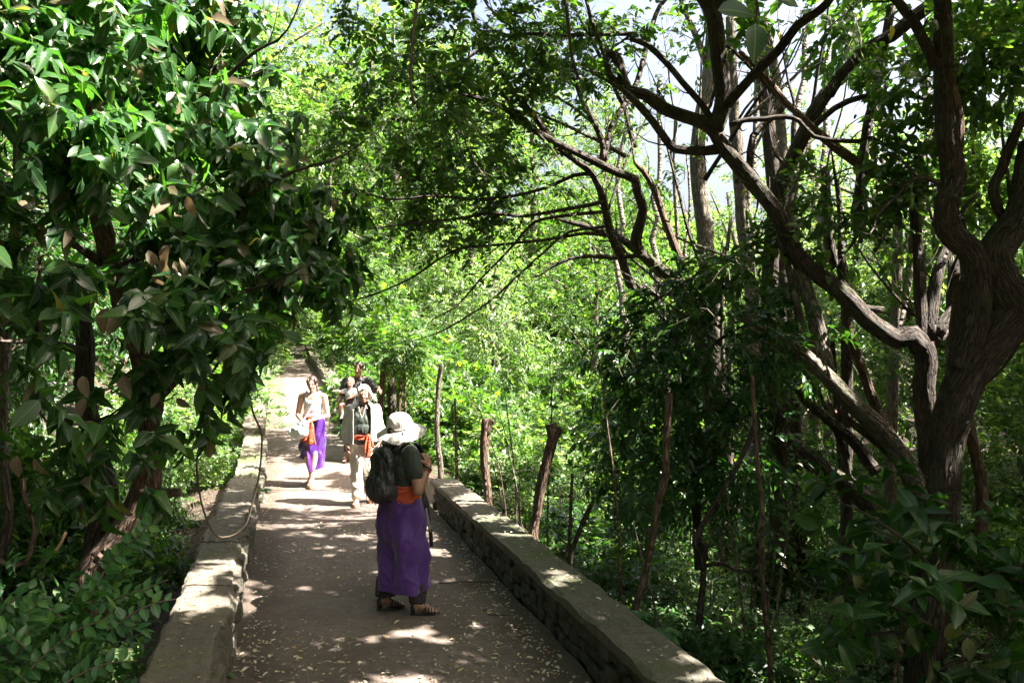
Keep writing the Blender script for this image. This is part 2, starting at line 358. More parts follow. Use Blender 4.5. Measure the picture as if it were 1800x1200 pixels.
# ------------------------------------------------------------------ leaves
def tmpl(kind):
    if kind == 'big':
        u = [0, .16, .42, .72, 1]; w = [0, .34, .5, .36, 0]
        M = [(a, 0, -.05 * a * a - .0) for a in u]
        Lf = [(u[i] - .02, w[i], .10 * w[i] * 2 - .06 * u[i] + (.03 if i == 2 else -.02)) for i in (1, 2, 3)]
        Rt = [(a, -b, c + .015) for a, b, c in Lf]
        V = M + Lf + Rt
        Fc = [(0, 1, 5), (4, 7, 3), (0, 8, 1), (4, 3, 10)]; Q = [(1, 2, 6, 5), (2, 3, 7, 6), (1, 8, 9, 2), (2, 9, 10, 3)]
        T = []
        for q in Q: T += [(q[0], q[1], q[2]), (q[0], q[2], q[3])]
        V = np.array(V, float); V[:, 2] -= .22 * V[:, 0] ** 2
        return V, np.array(Fc + T)
    if kind == 'med':
        V = [(0, 0, 0), (.5, 0, -.03), (1, 0, -.18), (.26, .42, .05), (.66, .40, -.03), (.26, -.42, .05), (.66, -.40, -.03)]
        return np.array(V, float), np.array([(0, 1, 3), (1, 4, 3), (1, 2, 4), (0, 5, 1), (1, 5, 6), (1, 6, 2)])
    V = [(0, 0, 0), (.42, .5, .05), (1, 0, -.08), (.5, -.5, .03)]
    return np.array(V, float), np.array([(0, 2, 1), (0, 3, 2)])
TM = {k: tmpl(k) for k in ('big', 'med', 'small')}
def leaf_frames(D, N):
    X = unit(D); Z = unit(N - X * np.sum(N * X, -1, keepdims=True)); Y = np.cross(Z, X); return X, Y, Z
def leaves_mesh(name, P, D, N, L, kind, width, base):
    X, Y, Z = leaf_frames(D, N); V, Fc = TM[kind]; n = len(P); L = np.broadcast_to(L, (n,))[:, None, None]
    kw = RNG.uniform(.75, 1.2, (n, 1, 1)) if n > 1 else 1.0; kz = RNG.uniform(.2, 2.2, (n, 1, 1)) if n > 1 else 1.0
    W = P[:, None] - base + L * (V[None, :, :1] * X[:, None] + width * kw * V[None, :, 1:2] * Y[:, None] + kz * V[None, :, 2:] * Z[:, None])
    idx = (Fc[None] + (np.arange(n) * len(V))[:, None, None]).reshape(-1, 3)
    uv = np.tile(V[:, :2], (n, 1))
    return np_mesh(name, W.reshape(-1, 3), [idx], uv, kind != 'small')
_single = {}
def single_leaf(kind, width, mat):
    k = (kind, width, mat.name)
    if k not in _single:
        me = leaves_mesh('leaf', np.zeros((1, 3)), np.array([[1., 0, 0]]), np.array([[0, 0, 1.]]), 1.0, kind, width, np.zeros(3)); me.materials.append(mat); _single[k] = me
    return _single[k]

# --- openings in the canopy that let the sun through
SX, SY = SUN.x / SUN.z, SUN.y / SUN.z
SV = np.array(SUN)
LIT = []       # (centre, radius, keep)
def lit(x, y, d, rpx, keep=.03): LIT.append((np.array(px(x, y, d)), rpx * d / F, keep))
def ground_open(x, y):
    s = x - cx(y)
    n = .5 * noise(x * 1.5 + 7, y * 3.4) + .3 * noise(x * 3.4, y * 7.5 + 31) + .2 * noise(x * 8 + 3, y * 17)
    thr = np.interp(y, [2, 7.5, 8.8, 9.8, 11.2, 12.5, 15, 20, 26], [.585, .57, .54, .47, .38, .52, .50, .42, .3])
    thr = np.where((s < -1.0) & (s > -1.8) & (y < 10), thr - .09, np.where((s < -1.8) & (y < 9), thr + .09, thr))
    thr = np.where((s > 1.1) & (s < 1.7) & (y < 11), thr - .05, thr)
    return (n > thr) & (np.abs(s) < 5.5) | (s < 2) & (y > 13) & (n > thr - .08)
def sun_keep(P, strength=1.0):
    t = P[:, 2] / 1.0
    gx, gy = P[:, 0] - SX * t, P[:, 1] - SY * t
    keep = ~(ground_open(gx, gy) & (P[:, 2] > 1.0) & (RNG.random(len(P)) < strength))
    for c, r, kp in LIT:
        rel = P - c; along = rel @ SV; perp = np.linalg.norm(rel - along[:, None] * SV, axis=1)
        hit = (along > r * .9) & (perp < r * (.75 + .5 * noise(rel[:, 0] * 4 + 9, rel[:, 1] * 4, rel[:, 2] * 4)))
        keep &= ~(hit & (RNG.random(len(P)) > kp))
    return keep
# --- places where nothing leafy grows between camera and path
def in_poly(x, y, poly):
    c = np.zeros(len(x), bool); j = len(poly) - 1
    for i in range(len(poly)):
        xi, yi = poly[i]; xj, yj = poly[j]
        c ^= ((yi > y) != (yj > y)) & (x < (xj - xi) * (y - yi) / (yj - yi + 1e-9) + xi); j = i
    return c
CLEAR = [([(478, 604), (540, 604), (566, 655), (598, 640), (648, 612), (680, 668), (700, 720), (745, 735), (760, 835), (860, 885), (1300, 1200), (245, 1200), (338, 960), (412, 842), (432, 735), (470, 640)], 16.)]
GAPS = []
def view_keep(P):
    d = P[:, 1]; ok = np.ones(len(P), bool); f = d > .3
    X = 900 + F * P[:, 0] / np.maximum(d, .3); Y = HY + F * (CAMZ - P[:, 2]) / np.maximum(d, .3)
    for poly, dm in CLEAR: ok &= ~(f & (d < dm) & in_poly(X, Y, poly))
    for x, y, rx, ry, kp in GAPS:
        h = f & (((X - x) / rx) ** 2 + ((Y - y) / ry) ** 2 < .6 + .8 * noise(X / 22, Y / 22)); ok &= ~(h & (RNG.random(len(P)) > kp))
    ok &= (np.linalg.norm(P - np.array([0, 0, CAMZ]), axis=1) > 1.6)
    return ok

def tips_in(blobs, clump=.28, per=10):
    T, Dr = [], []
    for b in blobs:
        x, y, d, rx, ry, rd, n = b
        c = np.array(px(x, y, d)); rad = np.array([rx * d / F, rd, ry * d / F])
        nc = max(1, int(n / per)); q = unit(RNG.normal(size=(nc, 3))) * (RNG.random((nc, 1)) ** .45) * rad
        q = np.repeat(q, per, 0); q = q + RNG.normal(size=q.shape) * clump * .6
        T.append(c + q); Dr.append(unit(q / rad + RNG.normal(size=q.shape) * .5 + np.array([0, 0, .15])))
    return np.vstack(T), np.vstack(Dr)
def sprays(T, Dr, K, twig, l, mode='alt', droop=.3, jit=.3):
    n = len(T); t = (np.arange(K) + .6) / K
    roll = RNG.normal(size=(n, 3)) * .5 + np.array([0, 0, 1.]); side = unit(np.cross(Dr, roll)); up = np.cross(side, Dr); up = np.where(up[:, 2:] < 0, -up, up)
    sag = np.array([0, 0, -1.])
    P = T[:, None] + Dr[:, None] * (t * twig)[None, :, None] + sag * (t ** 2 * twig * droop)[None, :, None]
    if mode == 'whorl':
        a = np.arange(K) * 2.4 + RNG.random((n, 1)) * 6; rad = np.cos(a)[..., None] * side[:, None] + np.sin(a)[..., None] * up[:, None]
        D = Dr[:, None] * .55 + rad * .85 + sag * droop * 1.6
        N = Dr[:, None] * .8 + np.array([0, 0, .7]) - rad * .25
    elif mode == 'pinn':
        sg = np.where(np.arange(K) % 2 == 0, 1., -1.)[None, :, None]
        D = Dr[:, None] * .35 + side[:, None] * sg + sag * droop * .3; N = up[:, None] + 0 * D
        P[:, 1::2] = P[:, 0:-1:2][:, :P[:, 1::2].shape[1]]
    else:
        sg = np.where(np.arange(K) % 2 == 0, 1., -1.)[None, :, None]
        D = Dr[:, None] * (.5 + .5 * t)[None, :, None] + side[:, None] * sg * .9 + sag * droop; N = up[:, None] * .7 + np.array([0, 0, .6]) + 0 * D
    D = D + RNG.normal(size=D.shape) * jit; N = N + RNG.normal(size=D.shape) * jit
    Ls = l * (.65 + .6 * RNG.random((n, K))) * (1.0 if mode == 'whorl' else (.75 + .5 * np.sin(t * 3.0))[None])
    return P.reshape(-1, 3), unit(D.reshape(-1, 3)), unit(N.reshape(-1, 3)), Ls.ravel()
def twig_mesh(name, T, Dr, twig, r, base, droop):
    n = len(T); t = np.array([0, .5, 1.]); C = T[:, None] + Dr[:, None] * (t * twig)[None, :, None] + np.array([0, 0, -1.]) * (t**2 * twig * droop)[None, :, None] - base
    a = unit(np.cross(Dr, np.array([.3, .2, 1.]))); b = np.cross(Dr, a); R = np.array([r, r * .7, r * .3])
    V = []
    for k in range(3):
        an = k * 2.094; V.append(C + (math.cos(an) * a + math.sin(an) * b)[:, None] * R[None, :, None])
    V = np.stack(V, 2).reshape(-1, 3); off = (np.arange(n) * 9)[:, None, None]
    q = np.array([(i*3+k, i*3+(k+1) % 3, (i+1)*3+(k+1) % 3, (i+1)*3+k) for i in range(2) for k in range(3)])
    return np_mesh(name, V, [(q[None] + off).reshape(-1, 4)], np.zeros((len(V), 2)))
def foliage(parent, T, Dr, K, twig, l, kind, width, mat, mat1=None, nparts=0, mode='alt', droop=.3, jit=.3, part='crown', prune=True, twigr=.004, sunk=1.0, minpx=9, view=True):
    keep = np.ones(len(T), bool)
    if view: keep &= view_keep(T)
    if prune: keep &= sun_keep(T + Dr * twig * .5, .85 * sunk)
    T, Dr = T[keep], Dr[keep]
    if not len(T): return None
    P, D, N, L = sprays(T, Dr, K, twig, l, mode, droop, jit)
    k = np.ones(len(P), bool)
    if prune: k &= sun_keep(P, sunk)
    if view: k &= view_keep(P + D * L[:, None] * .8)
    P, D, N, L = P[k], D[k], N[k], L[k]; b = base_of(parent)
    if nparts:
        d = np.maximum(P[:, 1], .3); X = 900 + F * P[:, 0] / d; Y = HY + F * (CAMZ - P[:, 2]) / d
        score = L * F / d * (.5 + np.abs(unit(np.cross(D, N))[:, 1] * 0 + unit(N)[:, 1])) - (d - d.min()) * 4
        score[(X < 0) | (X > 1800) | (Y < 0) | (Y > 1200) | (L * F / d < minpx)] = -1e9
        o = np.argsort(-score)[:nparts]; o = o[score[o] > -1e8]
        Xa, Ya, Za = leaf_frames(D[o], N[o]); me = single_leaf(kind, width, mat1)
        for i, q in enumerate(o):
            ob = link('leaf', me, parent)
            m = Matrix(((*Xa[i],), (*Ya[i],), (*Za[i],))).transposed().to_4x4(); s = L[q]
            ob.matrix_local = Matrix.Translation(Vector(P[q] - b)) @ m @ Matrix.Diagonal((s, s * random.uniform(.72, 1.2), s * random.uniform(.3, 2.6), 1))
        r = np.ones(len(P), bool); r[o] = False; P, D, N, L = P[r], D[r], N[r], L[r]
    ob = link(part, leaves_mesh(part, P, D, N, L, kind, width, b), parent, mat); ob['kind'] = 'stuff'
    if twigr:
        tw = link('twigs', twig_mesh('twigs', T, Dr, twig, twigr, b, droop), parent, TWIG); tw['kind'] = 'stuff'
    return ob
# ================================================================== SETTING
def build_ground():
    s = np.unique(np.concatenate([-np.geomspace(12, 400, 22), np.linspace(-12, 12, 121), np.geomspace(12, 400, 22)]))
    y = np.unique(np.concatenate([-np.geomspace(3, 200, 12), np.linspace(-3, 30, 166), np.linspace(30, 100, 60), np.geomspace(100, 700, 16)]))
    S, Y = np.meshgrid(s, y); X = S + cx(np.clip(Y, -60, 140)); Z = zground(X, Y)
    V = np.stack([X, Y, Z], -1).reshape(-1, 3); n = len(s)
    i, j = np.meshgrid(np.arange(len(y) - 1), np.arange(n - 1), indexing='ij'); a = i * n + j
    me = np_mesh('ground', V, [np.stack([a, a + 1, a + n + 1, a + n], -1).reshape(-1, 4)])
    setp(link('ground', me, None, M_SOIL), kind='structure')
build_ground()
def build_path():
    y = np.concatenate([np.arange(1.0, 20, .08), np.arange(20, 90, .25)]); s = np.linspace(-1.17, 1.17, 36)
    S, Y = np.meshgrid(s, y); X = cx(Y) + np.where(S < 0, S / -1.17 * sL(Y), S / 1.17 * sR(Y))
    Z = zpath(Y) + (noise(X * 1.3, Y * 1.3) - .5) * .035 + (noise(X * 6, Y * 6) - .5) * .008 + .05 * np.abs(S / 1.17) ** 6 * (noise(X * 3, Y * 3) - .2)
    n = len(s); V = np.stack([X, Y, Z], -1).reshape(-1, 3)
    i, j = np.meshgrid(np.arange(len(y) - 1), np.arange(n - 1), indexing='ij'); a = i * n + j
    me = np_mesh('path', V, [np.stack([a, a + 1, a + n + 1, a + n], -1).reshape(-1, 4)])
    setp(link('path', me, None, M_PATH), kind='structure')
build_path()

def wall_block(name, parent, y0, y1, si, so, z0, z1, mat, step=.035, ragged=.008, top=.006, cross=12, off=lambda Y: 0 * Y):
    """a run of masonry between lateral offsets si and so (from the path centre), from z0 to z1 above the path"""
    n = max(3, int((y1 - y0) / step)); Y = np.linspace(y0, y1, n); lo, hi = min(si, so), max(si, so)
    t = np.linspace(0, 1, cross); prof = [(lo, z0)] + [(lo, lerp(z0, z1, .5))] + [(lo + (hi - lo) * k, z1) for k in t] + [(hi, lerp(z0, z1, .5)), (hi, z0)]
    V = []
    for k, (s, z) in enumerate(prof):
        e = (noise(Y * 3 + 11, k * .0 + si * 5, 3) - .5) * ragged * 1.2 + (noise(Y * 13, si * 9, 7) - .5) * ragged + (noise(Y * 37, si * 9, 7) - .5) * ragged * .8 + ragged * 2.2 * np.clip(noise(Y * 9 + 4, si * 3, 9) - .72, 0, 1) * 3
        ss = s + (e if s in (lo, hi) else 0 * e) * (1 if s == lo else -1)
        zz = zpath(Y) + z + ((noise(Y * 2.5, s * 4 + k, 2) - .5) * top * 2 + (noise(Y * 14, s * 13, 5) - .5) * top + (noise(Y * 40, s * 43, 5) - .5) * top * .6 if z == z1 else 0)
        if k in (2, len(prof) - 3): zz = zz - .003 - .03 * noise(Y * 7, k, 1) ** 3
        V.append(np.stack([cx(Y) + ss + off(Y), Y, zz], -1))
    V = np.stack(V, 1); m = len(prof); V = V.reshape(-1, 3) - base_of(parent)
    i, j = np.meshgrid(np.arange(n - 1), np.arange(m), indexing='ij'); a = i * m + j; b = i * m + (j + 1) % m
    caps = [np.arange(m)[None, ::-1], (np.arange(m) + (n - 1) * m)[None]]
    return link(name, np_mesh(name, V, [np.stack([a, b, b + m, a + m], -1).reshape(-1, 4)] + caps, None, False), parent, mat)
def stone_meshes():
    out = []
    for k in range(7):
        bm = bmesh.new(); bmesh.ops.create_cube(bm, size=1)
        for v in bm.verts: v.co += Vector([random.uniform(-.13, .13) for _ in range(3)])
        bmesh.ops.bevel(bm, geom=bm.edges[:], offset=.16, segments=1, affect='EDGES')
        for v in bm.verts: v.co += Vector([random.uniform(-.03, .03) for _ in range(3)])
        me = bpy.data.meshes.new('stone'); bm.to_mesh(me); bm.free(); out.append(me)
    return out
STN = stone_meshes(); STN_D = [m.copy() for m in STN]; STN_L = [m.copy() for m in STN]
for m in STN_D: m.materials.append(M_STONE)
for m in STN_L: m.materials.append(M_STONEL)
ANG = math.atan(0.2825)
def stones(parent, y0, y1, s, z0, z1, rows, meshes, w=(.09, .20), dep=.12, off=lambda Y: 0 * Y):
    h = (z1 - z0) / rows; c = 0
    for r in range(rows):
        y = y0 + random.random() * .1
        while y < y1:
            ln = random.uniform(*w); zc = float(zpath(y)) + z0 + h * (r + .5) + random.uniform(-.015, .015)
            o = link('stone', random.choice(meshes), parent)
            yy = y + ln / 2; o.location = Vector((float(cx(yy) + off(yy)) + s + random.uniform(-.012, .012), yy, zc)) - Vector(base_of(parent))
            o.scale = (dep * random.uniform(.8, 1.15), ln * 1.02, h * random.uniform(.86, 1.08)); o.rotation_euler = (random.uniform(-.09, .09), random.choice((0, math.pi)) + random.uniform(-.1, .1), ANG + random.uniform(-.07, .07))
            y += ln * .97; c += 1
# right parapet
RW = empty('stone_wall', (1.3, 5, 0), 'long low rubble stone wall with a flat mossy top along the right edge of the path', 'wall')
wall_block('wall_core', RW, 1.5, 10.75, 1.27, 1.50, -.6, .30, M_CORE)
stones(RW, 3.2, 10.7, 1.25, -.02, .30, 3, STN_D, dep=.10)
for a, b, m in ((1.5, 4.9, M_COPEM), (4.905, 6.6, M_COPEM), (6.605, 8.4, M_COPEM), (8.405, 9.7, M_COPE), (9.705, 10.85, M_COPE)):
    wall_block('coping', RW, a, b, 1.175, 1.535, .295, .365 + random.uniform(-.004, .004), m)
# left parapet
LW = empty('stone_wall', (-1.5, 5, 0), 'low concrete topped stone wall with a ragged broken edge along the left side of the path', 'wall')
wall_block('wall_core', LW, 1.5, 10.75, -1.30, -1.50, -.6, .30, M_CORE)
stones(LW, 3.6, 10.6, -1.22, -.02, .33, 3, STN_L, (.12, .2), .15)
for a, b, dz, m, inn in ((1.5, 4.1, 0, M_COPE, -1.17), (4.105, 5.05, .01, M_COPEM, -1.19), (5.055, 5.9, -.01, M_COPE, -1.16), (5.905, 7.2, .0, M_COPE, -1.19), (7.205, 8.3, .012, M_COPE, -1.21), (8.305, 10.85, -.006, M_COPE, -1.19)):
    wall_block('coping', LW, a, b, inn, -1.56, .305, .37 + dz, m, .03, .022, .006)
OL = lambda Y: sL(Y) + 1.17
OR = lambda Y: sR(Y) - 1.17
LW2 = empty('stone_wall', (-3.6, 11, 0), 'green mossy stretch of wall beyond the step behind the white topped end, left of the path', 'wall')
wall_block('wall_core', LW2, 10.86, 34, -1.20, -1.56, -.6, .24, M_COPEM, .1, .03, .02, off=OL)
wall_block('coping', LW2, 15.4, 17.2, -1.18, -1.60, .23, .36, M_COPE, .1, .02, .01, off=OL)
stones(LW2, 10.9, 15, -1.17, 0, .22, 2, STN_D, (.16, .3), off=OL)
RW2 = empty('stone_wall', (-2.2, 13, 0), 'overgrown moss covered wall on the right side of the path behind the walkers', 'wall')
wall_block('wall_core', RW2, 16.0, 62, 1.20, 1.62, -.6, .38, M_COPEM, .12, .05, .05, off=OR)
stones(RW2, 16.1, 24, 1.19, 0, .34, 3, STN_D, (.12, .26), .10, off=OR)

# ================================================================== SUNLIT PLACES (the canopy leaves them open)
for a in [(545, 690, 12.3, 70, 0), (550, 790, 12.3, 60, 0), (645, 700, 11, 70, 0), (650, 830, 11, 70, 0), (715, 740, 6.4, 34, .35), (742, 800, 6.2, 18), (730, 990, 6.3, 16),
          (110, 150, 5.0, 200, .02), (270, 60, 6, 190, .02), (420, 120, 6.5, 150, .02), (290, 240, 5.5, 90), (295, 480, 5.5, 60), (30, 380, 4.6, 30), (410, 230, 6.5, 50),
          (1520, 740, 7.7, 115, 0), (1450, 640, 7.8, 80, 0), (1300, 290, 8, 70), (965, 850, 7.5, 40), (860, 800, 9.2, 40), (770, 780, 11.5, 60), (1130, 300, 10, 35), (1000, 240, 10, 30),
          (240, 915, 6.6, 26), (1640, 260, 6.5, 16), (1725, 860, 8.5, 30), (1790, 560, 12, 60)]:
    lit(*a)
for x, y, d, r in [(620, 560, 18, 150), (760, 620, 16, 170), (880, 520, 20, 200), (1000, 650, 16, 110), (700, 440, 24, 150), (400, 620, 15, 90), (330, 720, 12, 80), (560, 300, 30, 200), (1000, 420, 22, 150)]:
    lit(x, y, d, r, .2)

# ================================================================== TREES
def tree(name, pts0, d, label, cat='tree', group=None):
    p = px(*pts0, d); z = float(zground(p.x, p.y)); return empty(name, (p.x, p.y, z), label, cat, group)

# --- left big-leaved tree
LT = tree('big_leaved_tree', (170, 1100), 6.8, 'large tree with big glossy green leaves and a forked brown trunk left of the path')
limb('trunk', [(175, 1150), (168, 1070), (165, 1010), (190, 970), (215, 940), (235, 905), (250, 870), (262, 800), (262, 700), (240, 600), (200, 480), (170, 350), (160, 200), (190, 60), (210, -60)], 6.8, (30, 12), BARKR, LT, sides=16, step=.06, rough=.3)
limb('trunk', [(168, 1100), (160, 1010), (172, 940), (190, 880), (172, 800), (150, 700), (150, 600), (140, 470)], 6.9, (24, 12), BARKD, LT, sides=12, rough=.25)
for q in ([(240, 600), (320, 540), (400, 520), (470, 500)], [(200, 480), (300, 420), (420, 350), (520, 300)], [(170, 350), (260, 250), (370, 160), (450, 90)], [(160, 250), (90, 180), (20, 150)], [(190, 470), (110, 420), (30, 400)], [(262, 720), (330, 650), (400, 610)], [(150, 620), (80, 600), (10, 600)]):
    limb('branch', q, 6.8, (9, 3), BARKD, LT, dd=-.6, sides=7)
limb('cut_branch', [(240, 868), (316, 865)], 6.5, (9, 8), BARKR, LT, sides=12)
B = [(60, 60, 5.6, 130, 110, .8, 85), (230, 70, 6, 140, 110, .9, 100), (370, 50, 6.8, 60, 100, .7, 60), (400, 170, 6.6, 60, 90, .7, 60), (460, 270, 7.4, 65, 80, .6, 60), (530, 390, 7.6, 75, 80, .6, 75),
     (350, 320, 6.2, 130, 90, .7, 70), (200, 260, 5.6, 110, 90, .6, 40), (60, 220, 4.9, 110, 70, .4, 45), (440, 430, 6.8, 110, 80, .6, 75), (260, 450, 6.2, 110, 60, .6, 38), (70, 420, 5.0, 80, 40, .3, 22),
     (330, 560, 5.8, 110, 60, .5, 34), (430, 560, 6.6, 50, 70, .5, 40), (230, 600, 5.2, 60, 30, .3, 12), (30, 620, 4.5, 70, 40, .3, 14), (180, 770, 5.2, 40, 50, .3, 10), (120, 560, 7.5, 120, 120, .6, 30), (560, 470, 7.6, 60, 50, .4, 45), (410, 650, 6.2, 50, 50, .3, 25), (300, 690, 6.0, 60, 50, .3, 22), (150, 850, 5.6, 60, 40, .3, 9)]
T, Dr = tips_in(B, .22, 5); Dr = unit(Dr + np.array([.35, -.45, -.1]))
foliage(LT, T, Dr, 9, .15, .168, 'big', .46, M_BIG, M_BIG1, 296, 'whorl', .45, .22, twigr=.005, sunk=.5, minpx=10)
def loose_leaves(parent, spots, mat, l=.2, kind='big', w=.5, name='leaf', down=.9, label=None):
    me = single_leaf(kind, w, mat); b = Vector(base_of(parent))
    for (x, y, d, s) in spots:
        D = unit(np.array([random.gauss(0, .5), random.gauss(0, .4), -down])); N = unit(np.array([random.gauss(0, .3), -1, random.gauss(.1, .3)]))
        X, Y, Z = leaf_frames(D[None], N[None]); m = Matrix(((*X[0],), (*Y[0],), (*Z[0],))).transposed().to_4x4()
        o = link(name, me, parent); o.matrix_local = Matrix.Translation(px(x, y, d) - b) @ m @ Matrix.Scale(l * s, 4)
        if label: o['label'] = label
dry = [(85, 230, 5, 1), (55, 235, 5, .9), (105, 265, 5, .9), (95, 300, 5, .8), (270, 330, 5.5, 1.1), (300, 350, 5.5, 1.1), (330, 345, 5.5, .9), (295, 430, 5.5, 1), (285, 455, 5.5, 1), (305, 460, 5.5, .9), (270, 480, 5.5, .9), (190, 540, 5.2, 1.2), (210, 555, 5.2, 1), (145, 660, 5.3, .9), (150, 700, 5.3, .9), (215, 660, 5.3, 1), (30, 800, 5, .9), (60, 805, 5, .9), (215, 100, 5.6, .8), (240, 110, 5.6, .8), (180, 180, 5.4, .9), (20, 345, 5, .9), (25, 400, 5, .9), (140, 400, 5.4, .9), (260, 440, 5.6, .9), (375, 600, 5.9, .8), (280, 690, 5.6, .7), (310, 700, 5.6, .7)]
loose_leaves(LT, dry, M_DRY1, .17, name='dry_leaf', label='pale brown underside of a hanging leaf')

def place_xy(o, x, y, z=None): o.location = (x, y, float(zground(x, y)) if z is None else z)

# --- hanging vines
def vine(pts, d, r, label, mat=VINE, dd=0., name='hanging_vine', cat='vine'):
    P, R = pxr(pts, d, (r, r), dd); o = tube(name, P, R, mat, None, 7, .05, .2, .01); setp(o, label, cat); return o
vine([(437, 690), (447, 730), (460, 765), (456, 830), (445, 880), (430, 925), (405, 942), (378, 938), (360, 900), (350, 860), (345, 810), (352, 760), (350, 640)], 6.3, 1.7, 'thin vine hanging in a long loop over the left wall')
vine([(737, -10), (728, 50), (722, 130), (727, 182)], 7.0, 2.6, 'straight brown vine hanging in the upper middle above the path')
vine([(993, -10), (999, 40), (1004, 90), (1016, 140)], 8.0, 3, 'short brown vine hanging from the top of the canopy right of centre')
vine([(40, 840), (45, 880), (60, 915), (58, 950), (45, 985), (20, 993), (-10, 982)], 4.9, 4.5, 'thick curling vine in the dark at the far left', BARKR)
vine([(5, 800), (12, 860), (15, 900), (10, 950), (-5, 990)], 5.1, 8, 'upright thick liana at the left edge behind the curling vine', BARKD)
vine([(70, 450), (68, 520), (70, 570), (75, 610)], 5.2, 3, 'thin liana dangling between the leaves at left', BARKR)
vine([(115, 935), (100, 965), (85, 975), (75, 985)], 5.0, 2.4, 'bare orange twig sticking out of the dark thicket at lower left', CUTW, name='bare_twig', cat='twig')
vine([(60, 700), (80, 740), (120, 745), (180, 735), (230, 700)], 6.0, 2, 'thin grey vine sagging sideways before the dark trunk', BARKD)
t = tree('slim_tree', (8, 1100), 7.6, 'slim pale trunk at the left edge of the wood, half lit')
limb('trunk', [(0, 1120), (2, 900), (0, 750), (8, 600), (14, 520), (24, 440), (32, 330), (30, 150)], 7.6, (14, 8), BARKP, t)

# --- T1 right edge tree
T1 = tree('gnarled_tree', (1655, 1000), 6.8, 'massive dark gnarled tree with a twisting forked trunk at the right edge')
limb('trunk', [(1650, 1010), (1654, 930), (1655, 870), (1660, 800), (1672, 735), (1700, 665), (1745, 600), (1800, 540), (1870, 490), (1950, 440)], 6.8, (23, 36), BARKD, T1, sides=18, step=.06, rough=.22)
limb('branch', [(1690, 650), (1706, 590), (1716, 530), (1718, 480), (1705, 440), (1676, 415), (1662, 385), (1666, 350), (1676, 315), (1672, 280), (1664, 235), (1661, 170), (1659, 90), (1657, -20)], 6.8, (27, 15), BARKD, T1, sides=14, step=.06)
limb('branch', [(1790, 545), (1756, 490), (1746, 450), (1765, 415), (1788, 385), (1800, 330), (1812, 250)], 6.8, (36, 18), BARKD, T1, sides=12)
limb('branch', [(1672, 300), (1683, 260), (1684, 210), (1676, 160)], 6.75, (11, 8), BARKR, T1)
limb('branch', [(1657, 325), (1625, 312), (1600, 318), (1575, 345), (1540, 380)], 6.8, (5, 2.5), BARKD, T1, sides=7)
limb('branch', [(1645, 120), (1625, 75), (1605, 35), (1575, 0), (1550, -25)], 6.8, (9, 8), BARKD, T1)
limb('branch', [(1800, 200), (1775, 260), (1760, 300), (1745, 330), (1755, 370), (1770, 400)], 6.9, (8, 9), BARKD, T1)
limb('branch', [(1800, 590), (1760, 650), (1720, 680)], 7, (3, 2), BARKD, T1, sides=6)
t = tree('slim_tree', (1725, 980), 7.4, 'slim pale barked trunk tapering down just right of the massive gnarled trunk')
limb('trunk', [(1722, 990), (1725, 925), (1727, 870), (1718, 810), (1703, 750), (1693, 700), (1680, 600), (1690, 480)], 7.4, (10, 11), BARKR, t)
# --- T2 candelabra tree with long arm
T2 = tree('leaning_limb_tree', (1635, 980), 7.8, 'dark tree whose long crooked limb sweeps up to the left across the canopy')
limb('trunk', [(1640, 1000), (1636, 900), (1635, 800), (1628, 730), (1624, 680), (1630, 640), (1622, 605)], 7.8, (19, 18), BARKD, T2, sides=14)
limb('branch', [(1622, 615), (1603, 590), (1578, 596), (1552, 582), (1520, 557), (1495, 532), (1466, 503), (1430, 477), (1402, 450), (1387, 420), (1372, 385), (1350, 352), (1325, 322), (1298, 292), (1270, 256), (1256, 228)], 7.8, (17, 12.5), BARKD, T2, sides=14, step=.06, rough=.2, dd=.3)
limb('branch', [(1256, 232), (1265, 205), (1272, 172), (1268, 133), (1262, 83), (1254, 27), (1232, -15)], 8.1, (15, 14), BARKD, T2, sides=12)
limb('branch', [(1256, 30), (1266, 5), (1270, -20)], 8.1, (11, 10), BARKD, T2)
limb('branch', [(1256, 232), (1235, 216), (1197, 203), (1167, 190), (1133, 167), (1103, 157), (1090, 118), (1080, 97)], 8.1, (12, 9), BARKD, T2, dd=.2)
limb('branch', [(1262, 262), (1225, 266), (1197, 263), (1178, 256), (1147, 213), (1107, 168)], 8.1, (9, 6), BARKD, T2)
limb('branch', [(1255, 218), (1235, 185), (1200, 145), (1173, 113), (1140, 80), (1110, 68)], 8.1, (6, 5), BARKD, T2, dd=.3)
limb('branch', [(1103, 157), (1073, 133), (1063, 97), (1047, 57), (1030, 0)], 8.3, (6, 3), BARKD, T2, sides=7)
limb('branch', [(1283, 220), (1310, 211), (1345, 209), (1380, 205), (1405, 213), (1430, 240), (1475, 247), (1510, 248)], 8.0, (5, 4), BARKD, T2, sides=7)
limb('branch', [(1278, 185), (1317, 140), (1367, 90), (1400, 47), (1433, 23), (1453, 7), (1480, -30)], 8.0, (9, 7), BARKD, T2, dd=-.3)
limb('branch', [(1552, 545), (1520, 541), (1490, 530), (1470, 515)], 7.9, (6, 9), BARKD, T2)
for q in ([(1625, 600), (1618, 520), (1613, 430), (1605, 330)], [(1645, 590), (1665, 560), (1690, 530), (1700, 480), (1690, 440), (1670, 400)], [(1632, 595), (1640, 520), (1655, 460), (1675, 420)], [(1640, 600), (1660, 580), (1672, 540), (1680, 470)]):
    limb('branch', q, 7.9, (12, 8), BARKD, T2, dd=.4)
